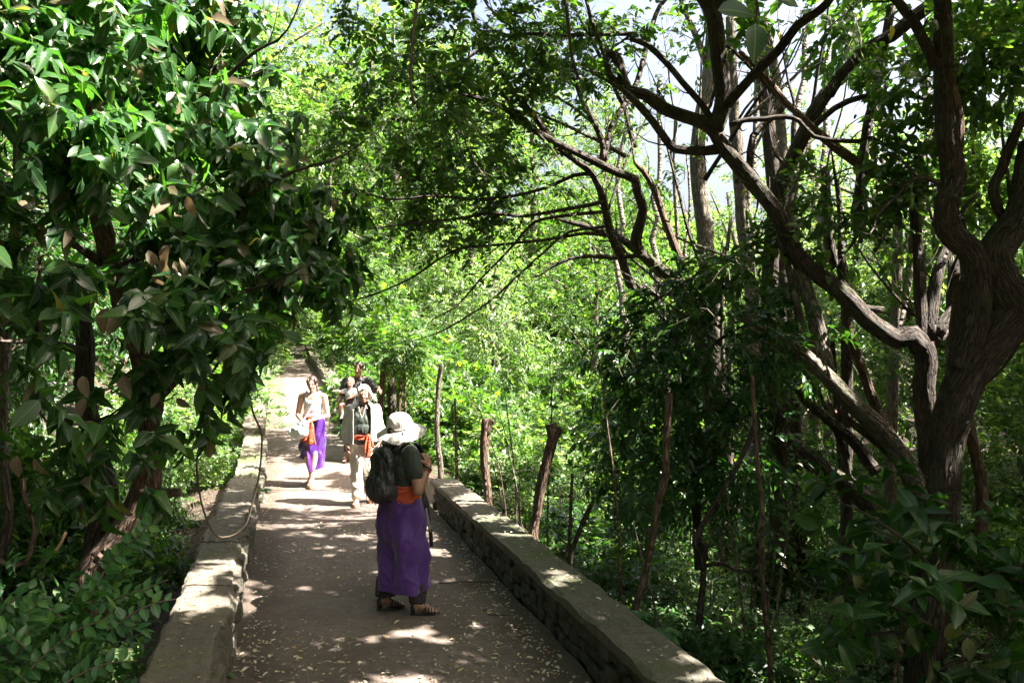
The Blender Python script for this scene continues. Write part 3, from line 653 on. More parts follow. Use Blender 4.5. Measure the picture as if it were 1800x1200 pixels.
# --- diagonals
TD = tree('crossing_tree', (1360, 900), 9.0, 'tree with a straight dark limb rising diagonally to the upper right through the canopy')
limb('trunk', [(1365, 980), (1370, 800), (1358, 640), (1352, 520), (1360, 400), (1370, 330), (1390, 285), (1413, 235), (1430, 200), (1453, 163)], 9, (15, 12), BARKD, TD, dd=-.2, sides=12)
limb('branch', [(1470, 142), (1500, 107), (1533, 80), (1567, 63), (1600, 35), (1647, 0), (1680, -30)], 8.8, (10, 12), BARKD, TD, dd=-.3)
limb('branch', [(1455, 165), (1470, 145), (1480, 130)], 8.8, (11, 10), BARKD, TD)
limb('branch', [(1300, 90), (1343, 133), (1380, 180), (1407, 203), (1433, 230), (1473, 263), (1513, 290), (1540, 305)], 8.4, (4, 10), BARKR, TD, dd=-.2)
limb('branch', [(1425, 228), (1467, 190), (1517, 170), (1567, 165), (1625, 173)], 8.5, (6, 4), BARKD, TD, sides=7)
limb('branch', [(1380, 182), (1357, 207), (1323, 240), (1317, 290), (1318, 330)], 8.5, (7, 5), BARKD, TD, sides=7)
limb('branch', [(1380, 180), (1352, 155), (1330, 130), (1290, 90)], 8.5, (5, 3), BARKD, TD, sides=7)
limb('branch', [(1567, 10), (1553, 83), (1537, 167), (1523, 233), (1513, 317), (1506, 380)], 8.9, (7, 9), BARKD, TD)
# --- T3 sunlit leaning trunk
T3 = tree('leaning_tree', (1640, 1000), 7.6, 'leaning tree with a thick sunlit bare trunk slanting down to the right')
limb('trunk', [(1650, 1010), (1640, 930), (1618, 880), (1598, 825), (1577, 790), (1550, 760), (1520, 728), (1483, 692), (1447, 655), (1417, 627), (1377, 597), (1340, 572), (1305, 556)], 7.7, (21, 10), BARKP, T3, sides=16, step=.06, rough=.25)
limb('branch', [(1455, 655), (1443, 605), (1430, 550), (1416, 505), (1405, 470), (1395, 430), (1385, 380)], 7.8, (15, 9), BARKP, T3, dd=.3)
limb('branch', [(1435, 630), (1413, 587), (1400, 533), (1390, 483), (1377, 443), (1370, 400)], 7.85, (8, 6), BARKP, T3, dd=.3)
limb('branch', [(1598, 825), (1575, 805), (1540, 775), (1500, 745), (1470, 720)], 7.9, (9, 6), BARKR, T3, sides=8)
roots = [( [(1635, 935), (1650, 960), (1670, 965), (1690, 985)]), ([(1632, 930), (1620, 950), (1600, 948)]), ([(1640, 930), (1665, 945), (1700, 950), (1730, 975)]), ([(1645, 945), (1655, 975), (1640, 1000)]), ([(1630, 940), (1612, 962), (1630, 968), (1635, 955)])]
for q in roots: limb('root', q, 6.2, (2.2, 1.2), M_ROOT, T3, sides=5, step=.04)
t = tree('slanting_tree', (1520, 930), 9.2, 'grey slanting trunk lying low under the sunlit leaning tree')
limb('trunk', [(1560, 920), (1510, 868), (1470, 842), (1432, 815), (1400, 792), (1360, 750), (1330, 700)], 9.2, (19, 14), BARKD, t)
limb('branch', [(1493, 850), (1487, 800), (1472, 760), (1455, 725)], 9.2, (8, 5), BARKD, t)
limb('branch', [(1540, 830), (1500, 775), (1453, 735), (1413, 700)], 9.0, (11, 8), BARKD, t)
t = tree('crooked_tree', (1560, 850), 8.6, 'thin crooked reddish trunk leaning left behind the sunlit trunk')
limb('trunk', [(1590, 830), (1570, 780), (1547, 727), (1533, 700), (1520, 663), (1507, 627), (1493, 590), (1488, 550), (1485, 500)], 8.6, (10, 6), BARKR, t)
def slim(label, pts, d, r, mat=BARKP, forks=()):
    t = tree('slim_tree', (pts[0][0], 900), d, label, group=None); limb('trunk', [(pts[0][0], HY + F * (CAMZ - t.location.z + .1) / d)] + pts, d, r, mat, t, step=.2)
    for q, rr in forks: limb('branch', q, d, rr, mat, t, sides=7, step=.2)
    return t
slim('straight grey trunk standing against the white sky, first left of the crooked limb', [(1262, 700), (1242, 450), (1238, 400), (1227, 300), (1230, 220), (1250, 110), (1255, -10)], 12, (16, 12), BARKP, [([(1245, 120), (1222, 60), (1200, 10)], (7, 4))])
slim('straight mottled trunk against the white sky behind the crooked limb', [(1325, 600), (1315, 470), (1307, 400), (1295, 250), (1287, 143), (1285, 30)], 12.5, (13, 9), BARKP)
slim('mottled trunk with a raised fork standing right of the two sky lit trunks', [(1385, 500), (1378, 350), (1373, 233), (1360, 110), (1340, 30)], 13, (11, 8), BARKP, [([(1385, 330), (1400, 290), (1425, 235), (1440, 190)], (8, 5))])
slim('pale upright trunk between the leaning trunk and the candelabra tree', [(1565, 860), (1567, 730), (1570, 640), (1575, 560), (1577, 470), (1578, 380)], 10.5, (11, 8), BARKP, [([(1572, 600), (1590, 520), (1600, 470), (1603, 420)], (9, 6))])
slim('thin dark double trunk rising above the crooked limb', [(1487, 515), (1467, 470), (1455, 400), (1450, 300)], 9.5, (10, 8), BARKD, [([(1485, 515), (1478, 440), (1475, 350)], (6, 5))])
slim('thin upright pole like trunk beside the candelabra arms', [(1668, 640), (1668, 560), (1672, 450)], 9.5, (6, 5), BARKP)
slim('slender upright trunk in the sky gap at right of centre', [(1195, 520), (1190, 400), (1185, 300), (1188, 200)], 15, (4, 3), BARKP, [([(1200, 460), (1212, 380), (1210, 300)], (3, 2))])
slim('thin stem rising beside the straight grey trunk', [(1270, 500), (1278, 440), (1285, 380)], 11, (4, 3), BARKP)
for k, (x, yy, d) in enumerate([(1095, 400, 22), (1330, 420, 17), (1160, 380, 20), (1405, 420, 16), (1450, 330, 18), (1550, 350, 17), (1640, 470, 15), (585, 120, 34)]):
    p = px(x, yy, d); zg = float(zground(p.x, d)); t = empty('slim_tree', (p.x, d, zg), 'distant slim grey trunk seen through the leaves', 'tree', 'distant slim trunks')
    tube('trunk', [(p.x, d, zg - .2), (p.x + .1, d, zg + 3), (p.x - .15, d, zg + 6), (p.x + .1, d, zg + 10)], [.11, .09, .08, .05], BARKP, t, 7, .5, wob=.3)
# --- T4 spreading middle tree
T4 = tree('spreading_tree', (1250, 800), 10, 'spreading tree whose bare arching branches fan out over the middle of the picture')
limb('trunk', [(1275, 900), (1262, 760), (1250, 640), (1230, 560), (1200, 505)], 10, (26, 17), BARKD, T4, sides=12)
limb('branch', [(1200, 505), (1167, 477), (1133, 450), (1117, 427), (1123, 400), (1130, 367), (1120, 335), (1115, 315), (1083, 303), (1050, 287), (1017, 270), (983, 253), (940, 230), (900, 200), (867, 180), (817, 167)], 10, (11, 4), BARKD, T4, dd=-1.2, rough=.2)
limb('branch', [(1205, 510), (1163, 513), (1120, 508), (1107, 497), (1093, 453), (1083, 433), (1070, 400), (1060, 350), (1043, 310), (1023, 290), (990, 267), (960, 233), (927, 190), (893, 147), (867, 100), (847, 73), (830, 20)], 10, (9, 3.5), BARKD, T4, dd=-1.2, rough=.2)
limb('branch', [(1057, 285), (1060, 260), (1050, 227), (1023, 177), (1007, 137), (963, 113), (920, 73), (880, 30)], 9.4, (6, 3.5), BARKD, T4, dd=-.3, sides=7)
limb('branch', [(920, 190), (927, 173), (950, 133), (980, 83), (990, 50)], 9, (4, 2.5), BARKD, T4, sides=6)
limb('branch', [(1060, 285), (1073, 227), (1100, 180), (1120, 143), (1140, 67), (1160, 10)], 9.4, (6, 4), BARKD, T4, sides=7)
limb('branch', [(883, 163), (900, 187), (943, 233)], 9, (3, 4), BARKD, T4, sides=6)
limb('branch', [(1200, 470), (1173, 400), (1150, 333), (1130, 300)], 9.9, (8, 5), BARKR, T4, sides=8)
limb('branch', [(1195, 500), (1163, 480), (1130, 450), (1100, 425), (1070, 410), (1020, 395)], 10.1, (10, 5), BARKD, T4, sides=8, dd=.4)
limb('branch', [(1132, 448), (1110, 450), (1080, 453), (1040, 450), (1000, 455), (965, 472)], 9.8, (5, 3), BARKD, T4, sides=6)
limb('branch', [(1064, 372), (1000, 378), (940, 390), (910, 422), (880, 455), (845, 490), (800, 540)], 9.45, (3.5, 1.5), BARKD, T4, sides=5)
limb('branch', [(1068, 398), (1000, 408), (960, 440), (915, 480), (860, 530), (790, 575)], 9.5, (3, 1.5), BARKD, T4, sides=5)
limb('branch', [(880, 60), (840, 90), (800, 120), (790, 150), (795, 190), (815, 240), (833, 285)], 8.6, (3, 1.8), BARKP, T4, sides=6)
limb('branch', [(1115, 60), (1060, 60), (1000, 62), (930, 60), (890, 62)], 8.6, (4, 3), BARKD, T4, sides=6)
limb('branch', [(1062, 352), (1040, 360), (980, 370), (920, 380), (860, 375), (800, 385), (700, 395)], 9.4, (4, 2), BARKD, T4, sides=6)
limb('branch', [(1040, 306), (1010, 308), (960, 330), (900, 345), (840, 350), (760, 345), (680, 350), (620, 330)], 9.3, (4, 1.6), BARKD, T4, sides=6)
limb('branch', [(1075, 415), (1030, 410), (970, 420), (880, 430), (800, 440), (720, 490), (650, 520)], 9.5, (3.5, 1.6), BARKD, T4, sides=6)
B = [(700, 130, 9.5, 110, 110, .8, 260), (650, 230, 9.2, 90, 60, .6, 150), (850, 100, 9, 130, 100, .8, 260), (820, 260, 9.4, 120, 80, .8, 200), (880, 370, 10, 110, 90, .8, 280), (760, 60, 8.5, 120, 60, .5, 130), (1000, 50, 9, 150, 70, .7, 240), (1080, 220, 10.2, 130, 120, .9, 230),
     (960, 330, 10.2, 110, 100, .8, 180), (720, 330, 10, 90, 60, .7, 110), (1000, 140, 9, 100, 80, .6, 110), (860, 440, 9.6, 70, 50, .5, 90), (780, 180, 8.2, 90, 60, .5, 60), (1130, 120, 10.4, 80, 100, .8, 110), (700, 430, 10.5, 110, 60, .8, 100), (1060, 380, 10.8, 80, 60, .6, 60)]
B = [(*q[:6], int(q[6] * 1.6)) for q in B]
T, Dr = tips_in(B, .2, 8)
foliage(T4, T, Dr, 15, .30, .078, 'med', .5, M_MED, M_MED1, 296, 'pinn', .5, .22, twigr=.0035, sunk=.8, minpx=9)
# thin tangled branches between the big limbs
TG = tree('tangled_tree', (1480, 900), 9.6, 'thicket of thin crossing branches woven between the big limbs at right')
limb('trunk', [(1490, 980), (1482, 860), (1470, 700), (1462, 600)], 9.6, (8, 5), BARKD, TG, sides=7)
for k in range(44):
    x = random.uniform(1020, 1780); y = random.uniform(140, 620); an = random.choice((-1, 1)) * random.uniform(.25, 1.1) if k % 3 else random.uniform(-.2, .2); L = random.uniform(120, 330)
    q = [(x - math.sin(an) * L * t + random.gauss(0, 7), y - math.cos(an) * L * t + random.gauss(0, 7)) for t in (0, .25, .5, .75, 1)]
    limb('branch', q, random.uniform(8.3, 12), (random.uniform(2.5, 5), 1.2), random.choice((BARKD, BARKD, BARKP)), TG, dd=random.uniform(-.6, .6), sides=6)
for k in range(46):
    x = random.uniform(880, 1760); d = random.uniform(6.6, 12.5); p = px(x, 900, d); zg = float(zground(p.x, d)); h = random.uniform(.8, 2.6); lx, ly = random.gauss(0, .28), random.gauss(0, .2)
    t = empty('thin_stem', (p.x, d, zg), 'thin bare stem rising out of the undergrowth in the dark hollow', 'stem', 'thin bare stems in the hollow')
    tube('stem', [(p.x, d, zg - .05), (p.x + lx * .3, d + ly * .3, zg + h * .4), (p.x + lx * .8, d + ly, zg + h * .75), (p.x + lx * 1.2, d + ly, zg + h)], [.014, .011, .008, .003], random.choice((BARKD, BARKR, BARKP)), t, 6, .12, wob=.05)
    for q in range(3):
        f = .35 + q * .2; s0 = Vector((p.x + lx * f, d + ly * f, zg + h * f)); sd = Vector((random.gauss(0, .3), random.gauss(0, .2), random.uniform(.05, .35))); tube('side_twig', [s0, s0 + sd * .5, s0 + sd], [.006, .004, .0015], BARKD, t, 5, .1)
# --- right canopy crowns
GAPS += [(1450, 200, 90, 60, .08), (1330, 260, 60, 70, .08), (1265, 360, 45, 90, .06), (1480, 270, 50, 40, .15), (1340, 330, 40, 50, .1), (1500, 330, 40, 50, .25), (1290, 180, 25, 60, .2), (1150, 300, 40, 50, .3), (1000, 180, 30, 40, .3), (1735, 545, 24, 35, 0), (1500, 455, 40, 40, .2), (1600, 30, 30, 30, .2), (1650, 500, 25, 30, .3), (1565, 60, 30, 25, .3),
         (540, 60, 60, 80, .02), (600, 110, 40, 70, .2), (990, 60, 40, 25, .3), (1150, 60, 30, 50, .3)]
def crown(parent, blobs, K, twig, l, kind, w, mat, mat1, nparts, mode='alt', droop=.3, clump=.22, per=8, **k):
    T, Dr = tips_in(blobs, clump, per); return foliage(parent, T, Dr, K, twig, l, kind, w, mat, mat1, nparts, mode, droop, **k)
crown(T2, [(1180, 60, 9.5, 120, 80, .8, 120), (1400, 60, 8.6, 130, 60, .7, 130), (1330, 440, 8.2, 80, 60, .5, 110), (1420, 130, 8.6, 90, 60, .6, 70), (1250, 20, 8.8, 80, 40, .5, 60), (1480, 360, 8.2, 90, 80, .6, 120), (1400, 330, 8.6, 80, 40, .5, 60), (1560, 450, 8.4, 90, 60, .6, 100)], 9, .3, .105, 'med', .55, M_MED, M_MED1, 280, twigr=.004, minpx=9)
crown(TG, [(1080, 330, 11, 70, 70, .8, 120), (1150, 200, 11, 70, 110, .8, 130), (1280, 120, 11.5, 70, 80, .8, 90), (1240, 420, 10.5, 70, 60, .6, 120), (1400, 440, 10, 80, 70, .6, 140), (1600, 380, 9.6, 90, 110, .8, 170), (1700, 450, 9.6, 80, 80, .8, 130), (1500, 600, 9.8, 100, 60, .7, 120)], 9, .3, .09, 'med', .5, M_MED, None, 0, twigr=.004)
crown(T1, [(1740, 120, 7.6, 100, 110, .8, 160), (1590, 130, 8, 80, 90, .6, 110), (1760, 280, 8, 80, 80, .8, 130), (1590, 270, 7.8, 90, 80, .6, 140), (1560, 370, 8, 90, 70, .6, 120), (1720, 30, 7, 120, 60, .6, 110), (1500, 20, 7.6, 90, 50, .6, 70)], 9, .28, .10, 'med', .55, M_MED, M_MED1, 280, twigr=.004, minpx=9)
# bright leaves beyond the right trunks
RB = empty('sunlit_thicket', (5.5, 12, -1), 'sunlit yellow green thicket glowing behind the right hand trunks', 'thicket'); RB['kind'] = 'stuff'
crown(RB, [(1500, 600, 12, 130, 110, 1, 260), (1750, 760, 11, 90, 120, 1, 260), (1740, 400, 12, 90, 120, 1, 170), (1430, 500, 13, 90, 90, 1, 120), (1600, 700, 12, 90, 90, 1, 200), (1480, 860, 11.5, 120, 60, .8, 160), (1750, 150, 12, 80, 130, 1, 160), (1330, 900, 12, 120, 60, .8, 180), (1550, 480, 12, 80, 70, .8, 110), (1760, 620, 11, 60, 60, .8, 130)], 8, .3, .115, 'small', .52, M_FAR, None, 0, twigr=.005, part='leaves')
# dark bush mass in the middle
DB = tree('dark_dense_tree', (1200, 900), 8.8, 'dense dark leafy bush standing between the tree stakes and the leaning trunk')
limb('trunk', [(1230, 1000), (1222, 860), (1215, 740), (1200, 640)], 8.8, (9, 6), BARKD, DB)
for q in ([(1215, 740), (1150, 690), (1090, 660)], [(1205, 660), (1260, 600), (1330, 560)], [(1200, 640), (1180, 580), (1150, 540)], [(1220, 780), (1290, 740), (1350, 720)]): limb('branch', q, 8.7, (5, 2), BARKD, DB, sides=6)
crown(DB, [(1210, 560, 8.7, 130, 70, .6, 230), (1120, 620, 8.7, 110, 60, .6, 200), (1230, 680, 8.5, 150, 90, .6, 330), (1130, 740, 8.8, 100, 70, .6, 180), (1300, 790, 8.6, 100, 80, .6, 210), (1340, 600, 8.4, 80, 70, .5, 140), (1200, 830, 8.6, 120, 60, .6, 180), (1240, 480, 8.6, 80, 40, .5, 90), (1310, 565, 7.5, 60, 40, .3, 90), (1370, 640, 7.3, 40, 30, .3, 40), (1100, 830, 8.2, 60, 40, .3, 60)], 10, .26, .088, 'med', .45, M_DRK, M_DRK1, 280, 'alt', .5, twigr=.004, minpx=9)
# lower right big-leaved shrub and ivy
RS = tree('big_leaved_shrub', (1640, 1180), 4.6, 'shrub with large dull green leaves in the shade at the lower right corner', 'shrub')
limb('stem', [(1640, 1350), (1625, 1200), (1630, 1080), (1650, 1000)], 4.8, (34, 30), BARKD, RS, sides=14)
for q in ([(1640, 1100), (1560, 1060), (1480, 1040)], [(1640, 1130), (1570, 1110), (1500, 1120)], [(1660, 1050), (1740, 1010), (1800, 990)], [(1640, 1180), (1720, 1150), (1780, 1160)], [(1640, 1000), (1580, 940), (1500, 890)]): limb('branch', q, 4.6, (4, 2), BARKD, RS, sides=6)
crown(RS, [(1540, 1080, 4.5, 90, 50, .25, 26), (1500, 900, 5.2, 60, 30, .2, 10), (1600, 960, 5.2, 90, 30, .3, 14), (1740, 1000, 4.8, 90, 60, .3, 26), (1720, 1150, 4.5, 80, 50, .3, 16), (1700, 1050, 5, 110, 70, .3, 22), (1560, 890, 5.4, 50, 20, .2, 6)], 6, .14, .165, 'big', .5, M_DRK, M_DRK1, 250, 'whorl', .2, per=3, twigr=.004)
loose_leaves(RS, [(1480, 1045, 4.4, 1), (1520, 1050, 4.4, 1), (1590, 1110, 4.4, 1.1), (1565, 985, 4.6, 1), (1680, 1090, 4.3, 1.2), (1700, 1120, 4.3, 1), (1500, 1010, 4.5, .9), (1600, 1100, 4.4, .9)], leaf_mat('olive_leaf_underside', [(0, (.12, .12, .07)), (1, (.17, .17, .10))], .25, .6, True), .15, label='olive leaf turned to show its pale underside')
M_NEAR = leaf_mat('close_dark_leaf', G_DRK, .10, .45, True)
# near leaves hanging in at the top
NLb = empty('overhanging_twig', tuple(px(1330, -60, 3.2)), 'close dark round leaves hanging in at the top edge right of centre', 'twig')
limb('stem', [(1250, -60), (1310, -30), (1330, 5), (1328, 40)], 3.2, (3, 1.5), BARKD, NLb, sides=6, step=.03)
for (x, y, ax, ay, s) in [(1327, 42, .02, -1, .15), (1262, 18, 1, .0, .155), (1345, -14, .9, -.25, .15), (1430, -35, -.5, -1, .09)]:
    D = unit(np.array([ax, -.1, ay])); N = np.array([.05, -.9, .3]); X, Y, Z = leaf_frames(D[None], N[None]); o = link('leaf', single_leaf('big', .62, M_NEAR), NLb)
    o.matrix_local = Matrix.Translation(px(x, y, 3.2) - Vector(base_of(NLb))) @ Matrix(((*X[0],), (*Y[0],), (*Z[0],))).transposed().to_4x4() @ Matrix.Scale(s, 4)
for x, y, d, lb in ((1566, 60, 8.2, 'large curled yellow leaf caught on the diagonal limb at upper right'), (1370, 72, 8.0, 'small yellow leaf below the close round leaves at the top'), (937, 210, 8.8, 'yellow leaf hanging on the arching branch left of centre'), (902, 145, 8.8, 'yellow leaf high on the arching branch near the top')):
    s = .14 if 'large' in lb else .08
    o = link('yellow_leaf', single_leaf('big', .5, M_YEL)); setp(o, lb, 'leaf')
    X, Y, Z = leaf_frames(np.array([[.2, 0, -1.]]), np.array([[.3, -1, .1]])); o.matrix_world = Matrix.Translation(px(x, y - 15, d)) @ Matrix(((*X[0],), (*Y[0],), (*Z[0],))).transposed().to_4x4() @ Matrix.Scale(s, 4)

# ------------------------------------------------------------------ overhead canopy (forest roof shading the near part)
def canopy(label, base, trunkpts, blobs_xyz, l=.21, n_parts=0, mat=M_MED):
    t = empty('canopy_tree', base, label, 'tree'); tube('trunk', trunkpts, list(np.linspace(.16, .07, len(trunkpts))), BARKD, t, 10, .3)
    T, Dr = [], []
    for (c, r, n) in blobs_xyz:
        nc = int(n * 1.35) // 8; q = unit(RNG.normal(size=(nc, 3))) * RNG.random((nc, 1)) ** .4 * np.array(r); q = np.repeat(q, 8, 0) + RNG.normal(size=(nc * 8, 3)) * .16
        T.append(np.array(c) + q); Dr.append(unit(q + RNG.normal(size=q.shape) * .8))
    foliage(t, np.vstack(T), np.vstack(Dr), 10, .36, l, 'small', .55, mat, None, 0, twigr=.005)
def zg3(x, y): return (x, y, float(zground(x, y)))
canopy('tall tree just right of the camera whose crown roofs the near path', zg3(4.6, 2.0), [(4.6, 2, -2), (4.4, 2.3, 2), (4.2, 2.8, 5), (4.0, 3.2, 7.5)], [((4.2, 3.2, 6.8), (3.2, 2.6, 1.1), 1500), ((2.2, 5.6, 6.6), (2.4, 2.0, .9), 1000), ((6.8, 1.5, 7.2), (2.6, 2.2, 1.2), 900)])
canopy('tall tree right of the wall whose high crown shades the middle of the path', zg3(8.6, 6.5), [(8.6, 6.5, -2), (8.3, 6.6, 2), (8.0, 6.8, 5), (7.6, 7.0, 8)], [((5.6, 8.2, 7.4), (2.8, 2.4, 1.0), 1200), ((8.6, 5.5, 7.8), (3.0, 2.6, 1.2), 1300), ((9.5, 9.0, 7.6), (3, 2.6, 1.3), 1100)])
canopy('tall tree at far right whose crown closes the canopy', zg3(12.5, 9), [(12.5, 9, -2), (12.6, 9, 3), (12.4, 8.8, 8)], [((12.3, 7.6, 7.6), (3, 3, 1.6), 1100), ((12.5, 11.0, 7.0), (3, 2.4, 1.8), 900), ((10.4, 3.2, 7.6), (3, 2.4, 1.4), 900)])
canopy('leafy tree behind the camera to the left', zg3(-4.2, 1.0), [(-4.2, 1, -1), (-4.1, 1.2, 3), (-3.8, 1.6, 6)], [((-3.4, 2.4, 6.6), (2.6, 2.4, 1.0), 900), ((-.6, 3.4, 7.0), (2.2, 2.0, .8), 700), ((-6.5, 5.0, 6.5), (2.4, 2.6, 1.4), 700)])
canopy('tall tree at left whose crown stands above the big leaved tree', zg3(-7.6, 9.0), [(-7.6, 9, -1), (-7.4, 9, 3), (-7.2, 9, 7)], [((-6.8, 9.0, 6.8), (2.4, 2.2, 1.8), 800), ((-8.5, 6.5, 4.0), (2, 2, 2.4), 900)], mat=M_DRK)

canopy('dense unseen tree added behind the camera on the right to block skylight', zg3(3.5, -4), [(3.5, -4, -2), (3.4, -4, 2), (3.2, -3.6, 5)], [((3.5, -3.5, 4.5), (3, 2.6, 3.5), 1500), ((0, -4.5, 5.5), (3, 2, 3), 1100)], .24)  # unseen tree added behind the camera to block skylight and deepen the shade
canopy('dense unseen tree added behind the camera on the left to block skylight', zg3(-4.5, -4), [(-4.5, -4, -1), (-4.5, -4, 2), (-4.3, -3.6, 5)], [((-4.5, -3.5, 4), (3, 2.4, 3.5), 1400), ((-6.5, 1.5, 3.5), (2, 3, 3.2), 1200)], .24)  # left counterpart, also out of view, added to keep skylight off the path
canopy('dense tree added outside the picture at the far right to block skylight', zg3(9.5, 3), [(9.5, 3, -2), (9.5, 3, 2), (9.5, 3, 5)], [((9.0, 2.5, 3), (2.6, 3, 3.5), 1400), ((11, 6.5, 2.6), (2, 2.6, 3.2), 1000)], .24)  # out-of-view tree added as a side screen against skylight
canopy('tall tree above the middle canopy whose crown closes the roof over the walkers', zg3(4.5, 12.5), [(4.5, 12.5, -2), (4.3, 12.4, 2), (3.8, 12, 6), (3.2, 11.6, 9)], [((3.0, 11.0, 8.6), (3.0, 2.4, 1.1), 1100), ((.5, 8.5, 8.2), (2.4, 2.2, .9), 800), ((6.5, 12.5, 8.0), (2.6, 2.2, 1.2), 800), ((-2.0, 7.0, 8.0), (2.4, 2.4, 1.0), 700)])

# ------------------------------------------------------------------ shrubs (prototypes copied)
def make_shrub(label, n, R, H, l, kind, mat, K=9, w=.5, group=None, mode='alt', cat='shrub', cl=.16):
    t = empty('shrub', (0, 0, 0), label, cat, group); nc = n // 6
    q = unit(RNG.normal(size=(nc, 3)) * np.array([1, 1, .8]) + np.array([0, 0, .45])); q[:, 2] = np.abs(q[:, 2]); rr = (RNG.random((nc, 1)) ** .35) * (.75 + .5 * noise(q[:, 0] * 2 + 5, q[:, 1] * 2, q[:, 2] * 2))[:, None]
    P = q * rr * np.array([R, R, H]); P = np.repeat(P, 6, 0) + RNG.normal(size=(nc * 6, 3)) * cl; P[:, 2] = np.abs(P[:, 2])
    Dn = unit(np.repeat(q, 6, 0) + RNG.normal(size=P.shape) * .5)
    foliage(t, P, Dn, K, .24, l, kind, w, mat, None, 0, mode, .35, prune=False, part='leaves', view=False)
    for k in range(5):
        a = k * 1.26; tube('stem', [(0, 0, -.1), (math.cos(a) * R * .3, math.sin(a) * R * .3, H * .45), (math.cos(a) * R * .6, math.sin(a) * R * .6, H * .85)], [.03, .02, .008], BARKD, t, 5, .25)
    return t
def copy_tree(o, parent=None):
    c = o.copy(); COL.objects.link(c); c.parent = parent
    for ch in o.children: copy_tree(ch, c)
    return c
FARAWAY = []
_used = set()
def put(proto, x, y, s, z=None, label=None, group=None, rz=None, sz=None):
    o = proto if proto.name not in _used else copy_tree(proto); _used.add(proto.name)
    o.location = (x, y, float(zground(x, y)) - .05 if z is None else z); o.scale = (s, s, s * (sz or 1)); o.rotation_euler = (0, 0, random.uniform(0, 6.28) if rz is None else rz)
    if label: o['label'] = label
    if group: o['group'] = group
    elif 'group' in o: del o['group']
    return o
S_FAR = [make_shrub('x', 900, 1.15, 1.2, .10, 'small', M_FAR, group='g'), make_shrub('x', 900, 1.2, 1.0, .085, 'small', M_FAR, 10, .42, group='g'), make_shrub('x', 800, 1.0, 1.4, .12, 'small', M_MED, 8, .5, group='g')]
S_MID = [make_shrub('x', 700, .9, .9, .09, 'med', M_MED, 8, .5, group='g'), make_shrub('x', 650, .95, .75, .085, 'med', M_DRK, 9, .42, group='g'), make_shrub('x', 700, .85, 1.0, .07, 'med', M_FAR, 10, .42, group='g')]
S_LOW = [make_shrub('x', 420, .75, .40, .075, 'med', M_DRK, 8, .5, group='g', cl=.1), make_shrub('x', 420, .7, .35, .085, 'med', M_MED, 8, .5, group='g', cl=.1)]
def ok_far(x, y, r):
    s = x - float(cx(y)); return s > sR(y) + .6 + r * .55 or s < sL(y) - .5 - r * .55
n = 0
# hillside, sunlit
for k in range(135):
    y = random.uniform(15, 58) if k < 100 else random.uniform(14, 24); X = random.uniform(-.42, .34) * y; sc = random.uniform(.9, 1.5) * (1 + (y - 15) / 32)
    if not ok_far(X, y, sc * 1.1): continue
    put(random.choice(S_FAR), X, y, sc, label='sunlit bush on the slope behind the walkers', group='sunlit bushes on the slope'); n += 1
# both sides of the far path
for y in np.arange(13.2, 60, 1.5):
    for sd in (-1, 1):
        sc = random.uniform(.45, .7) * (1 + (y - 12) / 60); s = (sR(y) + .75 if sd > 0 else sL(y) - .6) + sd * (sc * .85 + random.uniform(0, .3))
        if sd > 0 and y < 15: s += .6
        lb, gp = ('leafy bush on the left verge of the far path', 'bushes on the left verge of the far path') if sd < 0 else ('leafy bush on the right verge of the far path', 'bushes on the right verge of the far path')
        put(random.choice(S_MID + S_FAR[:1]), float(cx(y)) + s, float(y), sc, label=lb, group=gp)
# valley at right of the wall
for k in range(165):
    y = random.uniform(5.2, 17); X = random.uniform(.02, .95) * y if k % 2 else random.uniform(-.15, .6) * y; s = X - float(cx(y)); sc = random.uniform(.55, 1.2) * (1 if y > 9 else .75)
    if s < 2.25 + sc * .75: continue
    if X / y > .40 and y < 7: continue
    put(random.choice(S_MID if y > 8 else S_MID[:2] + S_LOW), X, y, sc, label='dark leafy bush in the shady hollow right of the wall', group='bushes in the hollow right of the wall')
# left thicket, dark
for k in range(60):
    y = random.uniform(6.5, 14); X = random.uniform(-.72, -.33) * y; s = X - float(cx(y)); sc = random.uniform(.5, 1.0)
    if s > -2.3 - sc * .8: continue
    put(random.choice(S_MID[:2]), X, y, sc, sz=random.uniform(1, 2.0), label='dark bush in the thicket behind the left tree', group='bushes in the thicket behind the left tree')
for y in np.arange(4.4, 11, .6):
    for j in range(2):
        s = -2.15 - j * .75 - random.uniform(0, .3)
        put(random.choice(S_LOW), float(cx(y)) + s, float(y) + random.uniform(-.2, .2), random.uniform(.45, .7), label='low green plant on the ground beside the left wall', group='low plants beside the left wall')
for y in np.arange(3.4, 10.5, .5):
    for j in range(2): put(random.choice(S_LOW), float(cx(y)) + 2.3 + j * .8 + random.uniform(0, .4), float(y), random.uniform(.4, .75), label='low plant on the forest floor under the right wall', group='low plants under the right wall')
for k in range(16):
    y = 76 + k * 1.2; put(random.choice(S_FAR), float(cx(y)) + random.uniform(-6, 6) * (.3 if y > 86 else 1) + (0 if y > 86 else random.choice((-5, 5))), y, random.uniform(2.2, 3.4), label='sunlit bush closing off the far end of the path', group='bushes closing the far end of the path')
